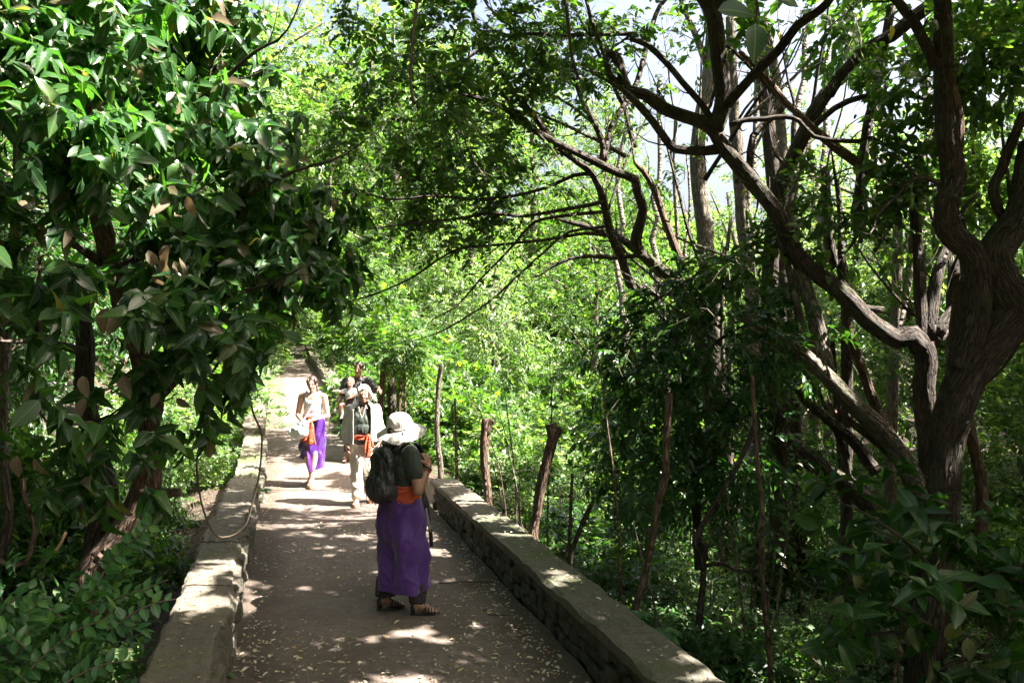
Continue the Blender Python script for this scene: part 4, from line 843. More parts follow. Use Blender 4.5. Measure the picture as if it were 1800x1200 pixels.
# tall background trees
def make_bgtree(R, H, n, l, mat):
    t = empty('background_tree', (0, 0, 0), 'x', 'tree', 'g'); tube('trunk', [(0, 0, -.5), (.1, 0, H * .4), (-.1, .1, H * .75), (.1, 0, H)], [.2, .15, .1, .04], BARKP, t, 8, .6, wob=.2)
    for k in range(9):
        a = k * 2.4; z = H * (.4 + .055 * k); tube('branch', [(0, 0, z), (math.cos(a) * R * .4, math.sin(a) * R * .4, z + .6), (math.cos(a) * R * .85, math.sin(a) * R * .85, z + 1.3)], [.07, .045, .015], BARKP, t, 5, .5, wob=.15)
    nc = n // 8; q = unit(RNG.normal(size=(nc, 3))) * (RNG.random((nc, 1)) ** .4); P = q * np.array([R, R, H * .36]) + np.array([0, 0, H * .7]); P = np.repeat(P, 8, 0) + RNG.normal(size=(nc * 8, 3)) * .28
    foliage(t, P, unit(np.repeat(q, 8, 0) + RNG.normal(size=P.shape) * .6), 9, .4, l, 'small', .5, mat, None, 0, 'alt', .3, prune=False, view=False, twigr=.008)
    return t
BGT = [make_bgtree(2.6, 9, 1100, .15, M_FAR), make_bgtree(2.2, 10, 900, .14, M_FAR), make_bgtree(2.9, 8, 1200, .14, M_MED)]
for (X, y, s) in [(-12.8, 36, 2.0), (-5.6, 38, 2.0), (-15.5, 44, 2.1), (-8.2, 48, 2.3), (-15, 50, 1.7), (-19.5, 62, 2.1), (-16.5, 66, 2.2), (-14.8, 58, 2.2), (-20, 72, 2.5), (-25, 66, 2.4), (-11.5, 46, 1.7), (-23, 88, 2.8), (-29, 84, 2.7), (-20, 60, 1.9), (-9, 50, 1.5), (-4, 46, 1.4), (-12, 40, 1.2), (1, 40, 1.1), (-7, 34, 1.0), (-1.5, 30, .9), (4, 34, .9), (-24, 48, 1.5), (-14.5, 32, 1.1), (-3, 60, 1.8), (6, 50, 1.1), (-10, 70, 2.1), (2.5, 24, .75), (-17, 40, 1.3), (-.5, 22, .62), (-18, 26, 1.1), (-12, 20, .9)]:
    if abs(X - float(cx(y))) < 2.9: X = float(cx(y)) + 2.9 * (1 if X > float(cx(y)) else -1)
    put(random.choice(BGT), X, y, s, label='tall pale green tree on the hillside in the background', group='background trees on the hillside')
for (X, y, s) in [(7.5, 16, .8), (10, 18, .85), (5.2, 19, .7), (13, 16, .9), (9, 24, .9), (15, 22, 1.0), (14, 13, .8)]:
    put(random.choice(BGT[:2]), X, y, s, label='leafy background tree behind the right hand trunks', group='background trees behind the right hand trunks')

DKT = [make_bgtree(2.0, 6.5, 1500, .15, M_DRK), make_bgtree(1.8, 5.5, 1500, .13, M_MED)]
for (X, y, s) in [(-9.5, 11, .9), (-8, 13.5, .9), (-11.5, 14.5, 1.1), (-10, 17.5, 1.0), (-7.0, 10.2, .7), (-13, 11, 1.1), (-9.4, 20.5, 1.1), (-12.5, 23, 1.2), (-14, 18, 1.3), (-11, 8.5, 1), (-9, 6, .9), (-13.5, 27, 1.3), (-18, 22, 1.6)]:
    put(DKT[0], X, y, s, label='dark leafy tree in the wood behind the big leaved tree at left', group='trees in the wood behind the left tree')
for (X, y, s) in [(11, 11.5, .8), (13, 14, 1.0), (9.5, 14.5, .8), (16, 17, 1.3), (12.5, 18.5, 1.1), (18, 12, 1.3), (20, 22, 1.6), (8.0, 21, .9), (16, 27, 1.4), (24, 30, 1.8), (11.5, 8.2, .7)]:
    put(DKT[1], X, y, s, label='leafy green tree deep in the wood at the right', group='trees deep in the wood at the right')

# ------------------------------------------------------------------ bottom left plants with oval leaflets
def sprig(label, pts, d, n=9, l=.055):
    P, R = pxr(pts, d, (2.2, 1)); b = px(*pts[0], d); t = empty('leafy_sprig', b, label, 'plant'); tube('stem', P, R, TWIG, t, 5, .05)
    SP, _ = smooth_path([tuple(p) for p in P], R, .05); N = len(SP); me = single_leaf('big', .62, M_RND1)
    for k in range(n * 2):
        i = int((k // 2 + 1) / (n + 1) * (N - 1)); tg = unit(SP[min(i + 1, N - 1)] - SP[max(0, i - 1)]); sd = unit(np.cross(tg, np.array([0, -1, .5]))) * (1 if k % 2 else -1)
        D = unit(tg * .5 + sd + RNG.normal(size=3) * .25); Nn = unit(np.array([0, -.75, .65]) + RNG.normal(size=3) * .3); X, Y, Z = leaf_frames(D[None], Nn[None])
        o = link('leaf', me, t); o.matrix_local = Matrix.Translation(Vector(SP[i]) - b) @ Matrix(((*X[0],), (*Y[0],), (*Z[0],))).transposed().to_4x4() @ Matrix.Scale(l * random.uniform(.75, 1.25), 4)
sprig('tall arching sprig of oval leaflets in front of the forked trunk at left', [(150, 1080), (165, 1040), (185, 1000), (215, 965), (250, 935), (285, 905)], 4.6, 11, .085)
sprig('sprig of oval leaflets reaching right toward the left wall', [(190, 1110), (230, 1080), (270, 1060), (310, 1052)], 4.5, 7, .075)
sprig('small sprig with pale oval leaves pointing right above the soil', [(190, 1060), (220, 1045), (255, 1035), (295, 1018)], 4.7, 6, .07)
sprig('oval leaved sprig low at the left bottom edge', [(40, 1190), (80, 1150), (130, 1110), (190, 1085)], 4.2, 9, .075)
sprig('oval leaved sprig in the lowest left corner', [(70, 1240), (130, 1190), (190, 1165), (240, 1160)], 4.1, 8, .07)
sprig('upright sprig of oval leaves at the left margin near the bottom', [(30, 1150), (50, 1110), (60, 1070), (75, 1045)], 4.2, 8, .08)
sprig('drooping sprig of oval leaves left of the lowest corner', [(0, 1080), (30, 1050), (70, 1060), (110, 1085)], 4.3, 8, .075)
BLS = tree('low_shrub', (80, 1180), 4.4, 'mound of oval leaved shrub filling the bottom left corner', 'shrub')
crown(BLS, [(40, 1120, 4.6, 80, 60, .3, 40), (110, 1130, 4.7, 90, 50, .3, 45), (60, 1190, 4.2, 110, 40, .3, 30), (200, 1160, 4.7, 60, 50, .2, 18), (10, 1040, 4.9, 60, 30, .3, 12)], 8, .2, .07, 'big', .55, M_RND, M_RND1, 200, 'alt', .2, per=4, twigr=.003, prune=False)
for lb, x, y, d, l in (('tiny green plant growing from the foot of the left wall near the walker', 462, 862, 10.2, .11), ('small green seedling at the foot of the left wall in the foreground', 400, 1185, 5.1, .06), ('light green sprout behind the right wall in front of the reddish stake', 1165, 1110, 5.6, .15), ('leafy twig behind the right wall beside the leaning stake', 1120, 1080, 6.0, .12)):
    b = px(x, y, d); t = empty('seedling', b, lb, 'plant'); tube('stem', [(b.x, b.y, b.z - .12), tuple(b)], [.004, .003], TWIG, t, 5, .05)
    for k in range(9):
        a = k * 2.4; D = unit(np.array([math.cos(a), math.sin(a), random.uniform(-.4, .5)])); X, Y, Z = leaf_frames(D[None], np.array([[0, -.3, 1.]])); o = link('leaf', single_leaf('big', .5, M_RND1), t)
        o.matrix_local = Matrix(((*X[0],), (*Y[0],), (*Z[0],))).transposed().to_4x4() @ Matrix.Scale(l * random.uniform(.7, 1.2), 4)

# ------------------------------------------------------------------ stakes, saplings, wire
def stake(label, pts, d, r, mat=BARKR, stub=None, name='tree_stake', cat='stake'):
    P, R = pxr(pts, d, r); z = float(zground(P[0].x, P[0].y)) - .1; P = [Vector((P[0].x, P[0].y, z))] + P; R = [R[0]] + R
    t = empty(name, (P[0].x, P[0].y, z), label, cat); tube('pole', P, R, mat, t, 12, .06, .28)
    if stub:
        for q, rr in stub: limb('side_branch', q, d, rr, mat, t, sides=8, step=.05)
    return t
stake('thick upright sawn off post with a knobbly top behind the right wall', [(858, 900), (855, 850), (851, 800), (853, 755), (855, 736)], 9.2, (7, 8), BARKR, [([(852, 765), (860, 745), (866, 738)], (7, 6))])
stake('bent sawn off trunk with a forked top leaning right behind the wall', [(936, 958), (942, 905), (950, 860), (963, 800), (972, 770), (968, 745)], 7.6, (8, 10), BARKR, [([(970, 775), (980, 760), (985, 752)], (8, 7))])
stake('thin grey stick standing upright right of the bent trunk', [(1001, 1000), (1002, 930), (1004, 880), (1006, 832)], 7.0, (3.5, 2.5), BARKD)
stake('slanting green stick beside the thin grey stick', [(1002, 985), (1012, 950), (1028, 910), (1040, 885)], 7.2, (4.5, 4), BARKD)
stake('reddish leaning stake rising from behind the right wall into the dark bush', [(1113, 1088), (1125, 1040), (1140, 980), (1150, 920), (1160, 870), (1170, 830), (1172, 760), (1178, 690)], 6.2, (6, 6), BARKR)
stake('long thin upright pole near the front of the hollow, running to the bottom edge', [(1356, 1210), (1350, 1120), (1342, 1040), (1338, 960), (1340, 900), (1332, 820), (1326, 730), (1322, 660)], 5.6, (5.5, 3), BARKR)
stake('slim pale pole in the sunlit shrubs left of the sawn off posts', [(804, 862), (802, 790), (800, 700)], 10.8, (3, 2), BARKP)
stake('sunlit slim trunk just right of the woman in the sun hat', [(776, 850), (772, 800), (768, 760), (770, 690), (776, 640)], 11.5, (5.5, 4), BARKP)
sp = stake('crooked sapling with a knotted elbow and side twig in the dark hollow', [(1225, 1150), (1232, 1060), (1236, 1000), (1225, 965), (1222, 945), (1258, 885), (1300, 810), (1330, 740)], 6.6, (6, 4), BARKD, [([(1236, 995), (1265, 990), (1300, 1002), (1340, 998)], (4, 3)), ([(1236, 992), (1240, 965), (1228, 945)], (5, 7))], 'sapling', 'sapling')
def wire(label, pts):
    P = [px(*p) for p in pts]; t = empty('wire', P[0], label, 'wire'); tube('strand', P, [.004] * len(P), M_WIRE, t, 5, .08)
    for k in range(1, len(P)):
        for j in range(3):
            c = P[k-1].lerp(P[k], j / 3 + .1); tube('barb', [c + Vector((-.02, 0, -.02)), c + Vector((.02, 0, .025))], [.0025, .0025], M_WIRE, t, 4, .02)
wire('rusty barbed wire sagging from the thick post past the bent trunk', [(862, 872, 9.2), (900, 905, 8.4), (937, 945, 7.6), (1000, 990, 7.0), (1060, 1010, 6.6), (1130, 1018, 6.2)])
wire('rusty barbed wire running right from the long thin pole', [(1130, 985, 6.2), (1240, 1080, 5.9), (1352, 1110, 5.6), (1420, 1150, 5.4), (1500, 1220, 5.2)])
# trees by the mother
t = tree('slim_tree', (660, 790), 14.6, 'brown tree trunk the woman in black rests her hand on', 'tree'); limb('trunk', [(667, 830), (668, 740), (672, 680), (674, 610)], 14.6, (6, 5), BARKR, t)
t = tree('slim_tree', (705, 760), 14.9, 'pair of thin brown trunks right of the woman in black', 'tree'); limb('trunk', [(700, 830), (703, 700), (706, 620), (704, 590)], 14.9, (4, 3), BARKR, t); limb('trunk', [(712, 830), (712, 700), (711, 600)], 14.9, (3, 2.5), BARKR, t)
TB = tree('bushy_tree', (690, 700), 15.5, 'round bushy tree above the walkers at the right of the far path')
crown(TB, [(690, 600, 14.4, 55, 40, .5, 160), (680, 580, 15.5, 80, 70, .9, 260), (620, 610, 15.4, 50, 50, .6, 120), (720, 640, 14.6, 50, 60, .6, 110), (660, 500, 16, 90, 50, .9, 160)], 9, .3, .11, 'small', .5, M_MED, None, 0, twigr=.004, prune=False)
limb('trunk', [(690, 780), (688, 680), (682, 600)], 15.5, (9, 5), BARKD, TB)
# --- ground litter and fallen leaves
def scatter(n, y0, y1, ybias, s0, s1, size, kind='small', w=.5, zoff=.012):
    y = y0 + (y1 - y0) * RNG.random(n) ** ybias; s = RNG.uniform(s0, s1, n); c = noise(s * 1.4 + 40, y * 1.4) > RNG.random(n) * .95; y, s = y[c], s[c]; x = cx(y) + s; n = len(y)
    z = (zpath(y) + (noise(x * 1.3, y * 1.3) - .5) * .035 + zoff) if s1 <= 1.3 else zground(x, y) + .03
    a = RNG.random(n) * 6.28; D = np.stack([np.cos(a), np.sin(a), RNG.normal(size=n) * .12], 1); N = np.stack([RNG.normal(size=n) * .2, RNG.normal(size=n) * .2, np.ones(n)], 1)
    return np.stack([x, y, z], 1), D, N, size * (.6 + .7 * RNG.random(n))
P, D, N, L = scatter(4600, 4.4, 17, 1.4, -1.12, 1.12, .034)
P2 = scatter(900, 4.4, 14, 1.2, .92, 1.16, .036); P3 = scatter(900, 4.4, 14, 1.2, -1.16, -.95, .036)
P, D, N, L = [np.concatenate(q) for q in zip((P, D, N, L), P2, P3)]
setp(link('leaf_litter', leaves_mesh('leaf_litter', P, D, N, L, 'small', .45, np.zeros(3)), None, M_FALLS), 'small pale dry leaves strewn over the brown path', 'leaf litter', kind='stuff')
P, D, N, L = scatter(420, 4.8, 9.5, 1.2, -1.1, 1.1, .062)
me = single_leaf('med', .42, M_FALL); Xa, Ya, Za = leaf_frames(D, N)
for i in range(min(len(P), 290)):
    o = link('fallen_leaf', me); o.matrix_world = Matrix.Translation(Vector(P[i])) @ Matrix(((*Xa[i],), (*Ya[i],), (*Za[i],))).transposed().to_4x4() @ Matrix.Scale(L[i], 4); setp(o, 'single dry fallen leaf lying on the brown path', 'leaf', 'fallen leaves on the path')
P, D, N, L = scatter(30000, 3.5, 18, 1, -7, 12, .07); s = P[:, 0] - cx(P[:, 1]); k = np.abs(s) > 1.62; P, D, N, L = P[k], D[k], N[k], L[k]
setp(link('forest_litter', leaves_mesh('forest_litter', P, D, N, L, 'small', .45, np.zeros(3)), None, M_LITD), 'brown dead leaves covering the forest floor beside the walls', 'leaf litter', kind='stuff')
P, D, N, L = scatter(260, 4, 10.5, 1, 1.2, 1.29, .04); P[:, 0] += RNG.uniform(0, .24, len(P)); P[:, 2] = zpath(P[:, 1]) + .385
Q = scatter(260, 4, 10.5, 1, -1.25, -1.2, .04); Q[0][:, 0] -= RNG.uniform(0, .28, len(Q[0])); Q[0][:, 2] = zpath(Q[0][:, 1]) + .39
setp(link('leaf_bits', leaves_mesh('leaf_bits', np.vstack([P, Q[0]]), np.vstack([D, Q[1]]), np.vstack([N, Q[2]]), np.concatenate([L, Q[3]]), 'small', .45, np.zeros(3)), None, M_FALLS), 'small leaf bits lying on the tops of both low walls', 'leaf litter', kind='stuff')
def twig_on_path(pts, r, label):
    P = [Vector((x, y, float(zpath(y)) + .02 + z)) for x, y, z in pts]; o = tube('fallen_twig', P, [r] * len(P), VINE, None, 6, .05, .2); setp(o, label, 'twig')
a = px(772, 1027, 7.15); b = px(868, 1023, 7.2); twig_on_path([(a.x, a.y, 0), ((a.x + b.x) / 2, a.y + .03, .005), (b.x, b.y, .0)], .006, 'straight dry twig lying on the path right of the purple sarong')
a = px(858, 1078, 6.3); b = px(905, 1080, 6.3); twig_on_path([(a.x, a.y, 0), ((a.x + b.x) / 2, a.y - .02, .004), (b.x, b.y, .0)], .005, 'short dark twig on the path near the right wall')
# ================================================================== PEOPLE
def _sph(bm, c, r, seg=14, frame=None):
    m = bmesh.ops.create_uvsphere(bm, u_segments=seg, v_segments=max(6, seg * 2 // 3), radius=1)
    X, Y, Z = frame or (Vector((1, 0, 0)), Vector((0, 1, 0)), Vector((0, 0, 1)))
    for v in m['verts']:
        p = v.co; v.co = Vector(c) + X * (p.x * r[0]) + Y * (p.y * r[1]) + Z * (p.z * r[2])
TMP = bpy.data.scenes.new('workbench')
class Org:
    """collects rounded limbs and volumes and grows ONE continuous skin from them"""
    def __init__(s): s.bm = bmesh.new()
    def cone(s, a, ra, b, rb, seg=14):
        a, b = Vector(a), Vector(b); d = b - a; L = d.length
        _sph(s.bm, a, (ra,) * 3, seg); _sph(s.bm, b, (rb,) * 3, seg)
        if L < 1e-5: return
        z = d / L; x = z.orthogonal().normalized(); y = z.cross(x); R = []
        for c, r in ((a, ra), (b, rb)):
            R.append([s.bm.verts.new(c + x * math.cos(t) * r + y * math.sin(t) * r) for t in [k * 2 * math.pi / seg for k in range(seg)]])
        for k in range(seg): s.bm.faces.new((R[0][k], R[0][(k+1) % seg], R[1][(k+1) % seg], R[1][k]))
        s.bm.faces.new(R[0][::-1]); s.bm.faces.new(R[1])
    def chain(s, pts, rs):
        for i in range(len(pts) - 1): s.cone(pts[i], rs[i], pts[i+1], rs[i+1])
    def ell(s, c, r, frame=None): _sph(s.bm, c, r, 18, frame)
    def build(s, name, mat, parent, voxel=.007, it=3, fold=0, decim=None):
        me = bpy.data.meshes.new(name); s.bm.to_mesh(me); s.bm.free()
        o = bpy.data.objects.new(name, me); TMP.collection.objects.link(o)
        m = o.modifiers.new('r', 'REMESH'); m.mode = 'VOXEL'; m.voxel_size = voxel; m.use_smooth_shade = True
        if it: sm = o.modifiers.new('s', 'SMOOTH'); sm.factor = .5; sm.iterations = it
        vl = TMP.view_layers[0]; vl.update(); dg = vl.depsgraph; me2 = bpy.data.meshes.new_from_object(o.evaluated_get(dg)); me2.name = name
        bpy.data.objects.remove(o); bpy.data.meshes.remove(me)
        if fold:
            n = len(me2.vertices); co = np.empty(n * 3, np.float32); me2.vertices.foreach_get('co', co); co = co.reshape(-1, 3).astype(float)
            nr = np.empty(n * 3, np.float32); me2.vertices.foreach_get('normal', nr); nr = nr.reshape(-1, 3)
            f = np.abs(noise(co[:, 0] * 9 + co[:, 2] * 5 + 20, co[:, 1] * 9 + 20, co[:, 2] * 6 + 20) - .5) * 2; f = 1 - np.clip(f * 2.6, 0, 1)
            g = noise(co[:, 0] * 22 + 9, co[:, 1] * 22, co[:, 2] * 14 - co[:, 0] * 10)
            me2.vertices.foreach_set('co', (co + nr * ((f * .8 + g * .5 - .4) * fold)[:, None]).astype(np.float32).ravel()); me2.update()
        me2.materials.clear(); return link(name, me2, parent, mat)
def surf(name, fn, nu, nv, mat, parent, closed=True, thick=.004):
    """cloth sheet: fn(u in 0..1 array, v in 0..1 array) -> xyz"""
    u = np.linspace(0, 1, nu, endpoint=not closed); v = np.linspace(0, 1, nv); U, Vv = np.meshgrid(u, v); P = np.stack(fn(U, Vv), -1).reshape(-1, 3)
    m = nu if closed else nu - 1; i, j = np.meshgrid(np.arange(nv - 1), np.arange(m), indexing='ij')
    q = np.stack([i*nu+j, i*nu+(j+1) % nu, (i+1)*nu+(j+1) % nu, (i+1)*nu+j], -1).reshape(-1, 4)
    o = link(name, np_mesh(name, P, [q]), parent, mat)
    s = o.modifiers.new('thick', 'SOLIDIFY'); s.thickness = thick; s.offset = 0; return o
def ptube(name, pts, r, mat, parent, sides=8, step=.02):
    P, R = smooth_path([tuple(p) for p in pts], [r] * len(pts) if not isinstance(r, (list, tuple)) else r, step)
    V, Fq, C, uv = tube_np(P, R, sides, step, 0, 0, 0, False); return link(name, np_mesh(name, V, [Fq, C], uv), parent, mat)
def ribbon(name, pts, w, wdir, mat, parent, thick=.004, step=.02, wave=0):
    P, W = smooth_path([tuple(p) for p in pts], [w] * len(pts) if not isinstance(w, (list, tuple)) else w, step); wd = Vector(wdir).normalized(); n = len(P)
    def fn(U, Vv):
        i = Vv * (n - 1); x = [np.interp(i, np.arange(n), P[:, k]) for k in range(3)]; ww = np.interp(i, np.arange(n), W)
        T = unit(np.gradient(P, axis=0)); nn = unit(np.cross(T, np.array(wd))); q = [np.interp(i, np.arange(n), nn[:, k]) for k in range(3)]
        off = wave * np.sin(U * 9 + Vv * 4)
        return tuple(x[k] + (U - .5) * ww * wd[k] + off * q[k] for k in range(3))
    return surf(name, fn, 9 if wave else 4, n, mat, parent, False, thick)

class Person:
    def __init__(s, loc, ang, label, group=None):
        s.root = empty('person', loc, label, 'person', group)
        s.f = Vector((math.cos(ang), math.sin(ang), 0)); s.s = Vector((-math.sin(ang), math.cos(ang), 0)); s.u = Vector((0, 0, 1)); s.o = Org()
        s.z = loc[2]
    def P(s, a, f, z): return s.s * a + s.f * f + s.u * z
    def fr(s): return (s.s, s.f, s.u)
    def head(s, hc, look=None, k=1.0, jaw=1.0):
        hc = Vector(hc); f = (look or s.f).normalized(); sd = Vector((-f.y, f.x, 0)).normalized(); u = sd.cross(f) * -1
        if u.z < 0: u = -u
        s.hf, s.hs, s.hu, s.hc = f, sd, u, hc; fr = (sd, f, u); o = s.o; H = lambda a, b, c: hc + sd * a * k + f * b * k + u * c * k; s.H = H
        o.ell(H(0, -.012, .025), (.075 * k, .092 * k, .10 * k), fr); o.ell(H(0, .03, -.03), (.060 * k, .060 * k, .082 * k), fr)
        o.ell(H(0, .055, -.093 * jaw), (.034 * k, .028 * k, .026 * k), fr); o.ell(H(0, .068, .028), (.05 * k, .018 * k, .012 * k), fr)
        o.cone(H(0, .086, .012), .0085 * k, H(0, .108, -.026), .013 * k); o.ell(H(.016, .094, -.03), (.009 * k,) * 3); o.ell(H(-.016, .094, -.03), (.009 * k,) * 3)
        for e in (-1, 1): o.ell(H(e * .075, -.003, -.002), (.010 * k, .022 * k, .032 * k), fr); o.ell(H(e * .036, .062, -.035), (.022 * k, .02 * k, .024 * k), fr)
        o.ell(H(0, .082, -.06), (.024 * k, .012 * k, .008 * k), fr); o.ell(H(0, .080, -.070), (.02 * k, .012 * k, .008 * k), fr)
    def face(s, k=1.0, brow=H_BROWN):
        H = s.H; fr = (s.hs, s.hf, s.hu)
        for e in (-1, 1):
            for nm, m, c, r in (('eye', M_EYEW, H(e * .031, .081, .002), (.012 * k, .007 * k, .005 * k)), ('iris', M_EYE, H(e * .031, .0865, .001), (.0065 * k, .005 * k, .0055 * k)), ('eyebrow', brow, H(e * .033, .086, .024), (.019 * k, .006 * k, .0045 * k))):
                b = bmesh.new(); _sph(b, c, r, 10, fr); me = bpy.data.meshes.new(nm); b.to_mesh(me); b.free(); link(nm, me, s.root, m)
        b = bmesh.new(); _sph(b, H(0, .0925, -.065), (.024 * k, .006 * k, .0085 * k), 10, fr); me = bpy.data.meshes.new('mouth'); b.to_mesh(me); b.free(); link('mouth', me, s.root, M_LIP)
    def hand(s, w, d, n, curl=.5, thumb=1, k=1.0):
        """w wrist, d direction of the palm, n palm normal (curl side), thumb side +-1"""
        w, d, n = Vector(w), Vector(d).normalized(), Vector(n).normalized(); sd = d.cross(n).normalized() * thumb; n = sd.cross(d) * thumb
        if n.length < .1: n = Vector((0, 0, 1))
        n.normalize(); o = s.o
        for i, (off, ln) in enumerate(((.030, .066), (.0105, .074), (-.0095, .069), (-.028, .054))):
            kn = w + (d * (.082 - .006 * abs(i - 1.2)) + sd * off) * k; o.cone(w + sd * off * .55 * k + d * .01 * k, .0145 * k, kn, .0105 * k, 10)
            p = kn; a = curl * (.7 + .15 * i); r = .0092
            for seg in (.42, .32, .26):
                dd = d * math.cos(a) + n * math.sin(a) + sd * off * 1.8; q = p + dd.normalized() * ln * seg * 1.05 * k; o.cone(p, r * k, q, (r - .0008) * k, 10); p = q; r -= .0008; a += curl * .85
        b = w + (sd * .022 + d * .022) * k; t1 = b + (sd * .030 + d * .026 + n * .012) * k; t2 = t1 + (sd * .012 + d * .026 + n * .012 * (1 + curl)) * k; o.cone(b, .0135 * k, t1, .011 * k, 10); o.cone(t1, .011 * k, t2, .0085 * k, 10)
    def foot(s, an, d, k=1.0, z0=.03):
        an = Vector(an); d = Vector(d).normalized(); sd = Vector((-d.y, d.x, 0)).normalized(); up = sd.cross(d) * -1
        if up.z < 0: up = -up
        o = s.o; heel = an - d * .03 * k - up * .045 * k; o.ell(heel, (.030 * k, .036 * k, .032 * k), (sd, d, up)); o.cone(an, .034 * k, heel + up * .01, .032 * k)
        ball = an + d * .125 * k - up * .060 * k; o.cone(an - up * .01 * k, .034 * k, an + d * .07 * k - up * .04 * k, .030 * k); o.cone(an + d * .05 * k - up * .045 * k, .030 * k, ball, .022 * k)
        for i, a in enumerate((-.03, -.014, 0, .014, .03)): o.cone(an + d * .10 * k + sd * a * .8 * k - up * .06 * k, .016 * k, an + d * (.168 - .012 * abs(i - 1.5)) * k + sd * a * 1.05 * k - up * .066 * k, .0095 * k, 8)
        return an, d, sd, up
def sole(an, d, sd, up, mat, parent, name='sandal', k=1.0, th=.022, drop=.078):
    pts = []; n = 28
    for i in range(n):
        t = i / n * 2 * math.pi; c, q = math.cos(t), math.sin(t); w = .043 + .008 * c - .006 * math.sin(t * 2); pts.append(an + d * (.060 + .119 * c) * k + sd * w * q * (1 - .12 * (c < -.3)) * k - up * drop * k)
    bm = bmesh.new(); a = [bm.verts.new(p) for p in pts]; b = [bm.verts.new(p - up * th * k) for p in pts]; bm.faces.new(a); bm.faces.new(b[::-1])
    for i in range(n): bm.faces.new((a[i], b[i], b[(i+1) % n], a[(i+1) % n]))
    bmesh.ops.recalc_face_normals(bm, faces=bm.faces[:]); me = bpy.data.meshes.new(name); bm.to_mesh(me); bm.free(); return link(name, me, parent, mat)
def strap(an, d, sd, up, t, h, w, mat, parent, k=1.0, r=.006, wid=None):
    c = an + d * t * k; pts = [c + sd * (math.cos(a) * w) * k + up * (math.sin(a) * h - .072) * k for a in np.linspace(0, math.pi, 9)]
    if wid: return ribbon('strap', pts, wid, d, mat, parent, .005, .02)
    return ptube('strap', pts, r, mat, parent, 6)
def solid(name, prims, mat, parent, voxel=.007, it=3, fold=0):
    o = Org()
    for p in prims:
        if p[0] == 'c': o.cone(*p[1:])
        else: o.ell(*p[1:])
    return o.build(name, mat, parent, voxel, it, fold)

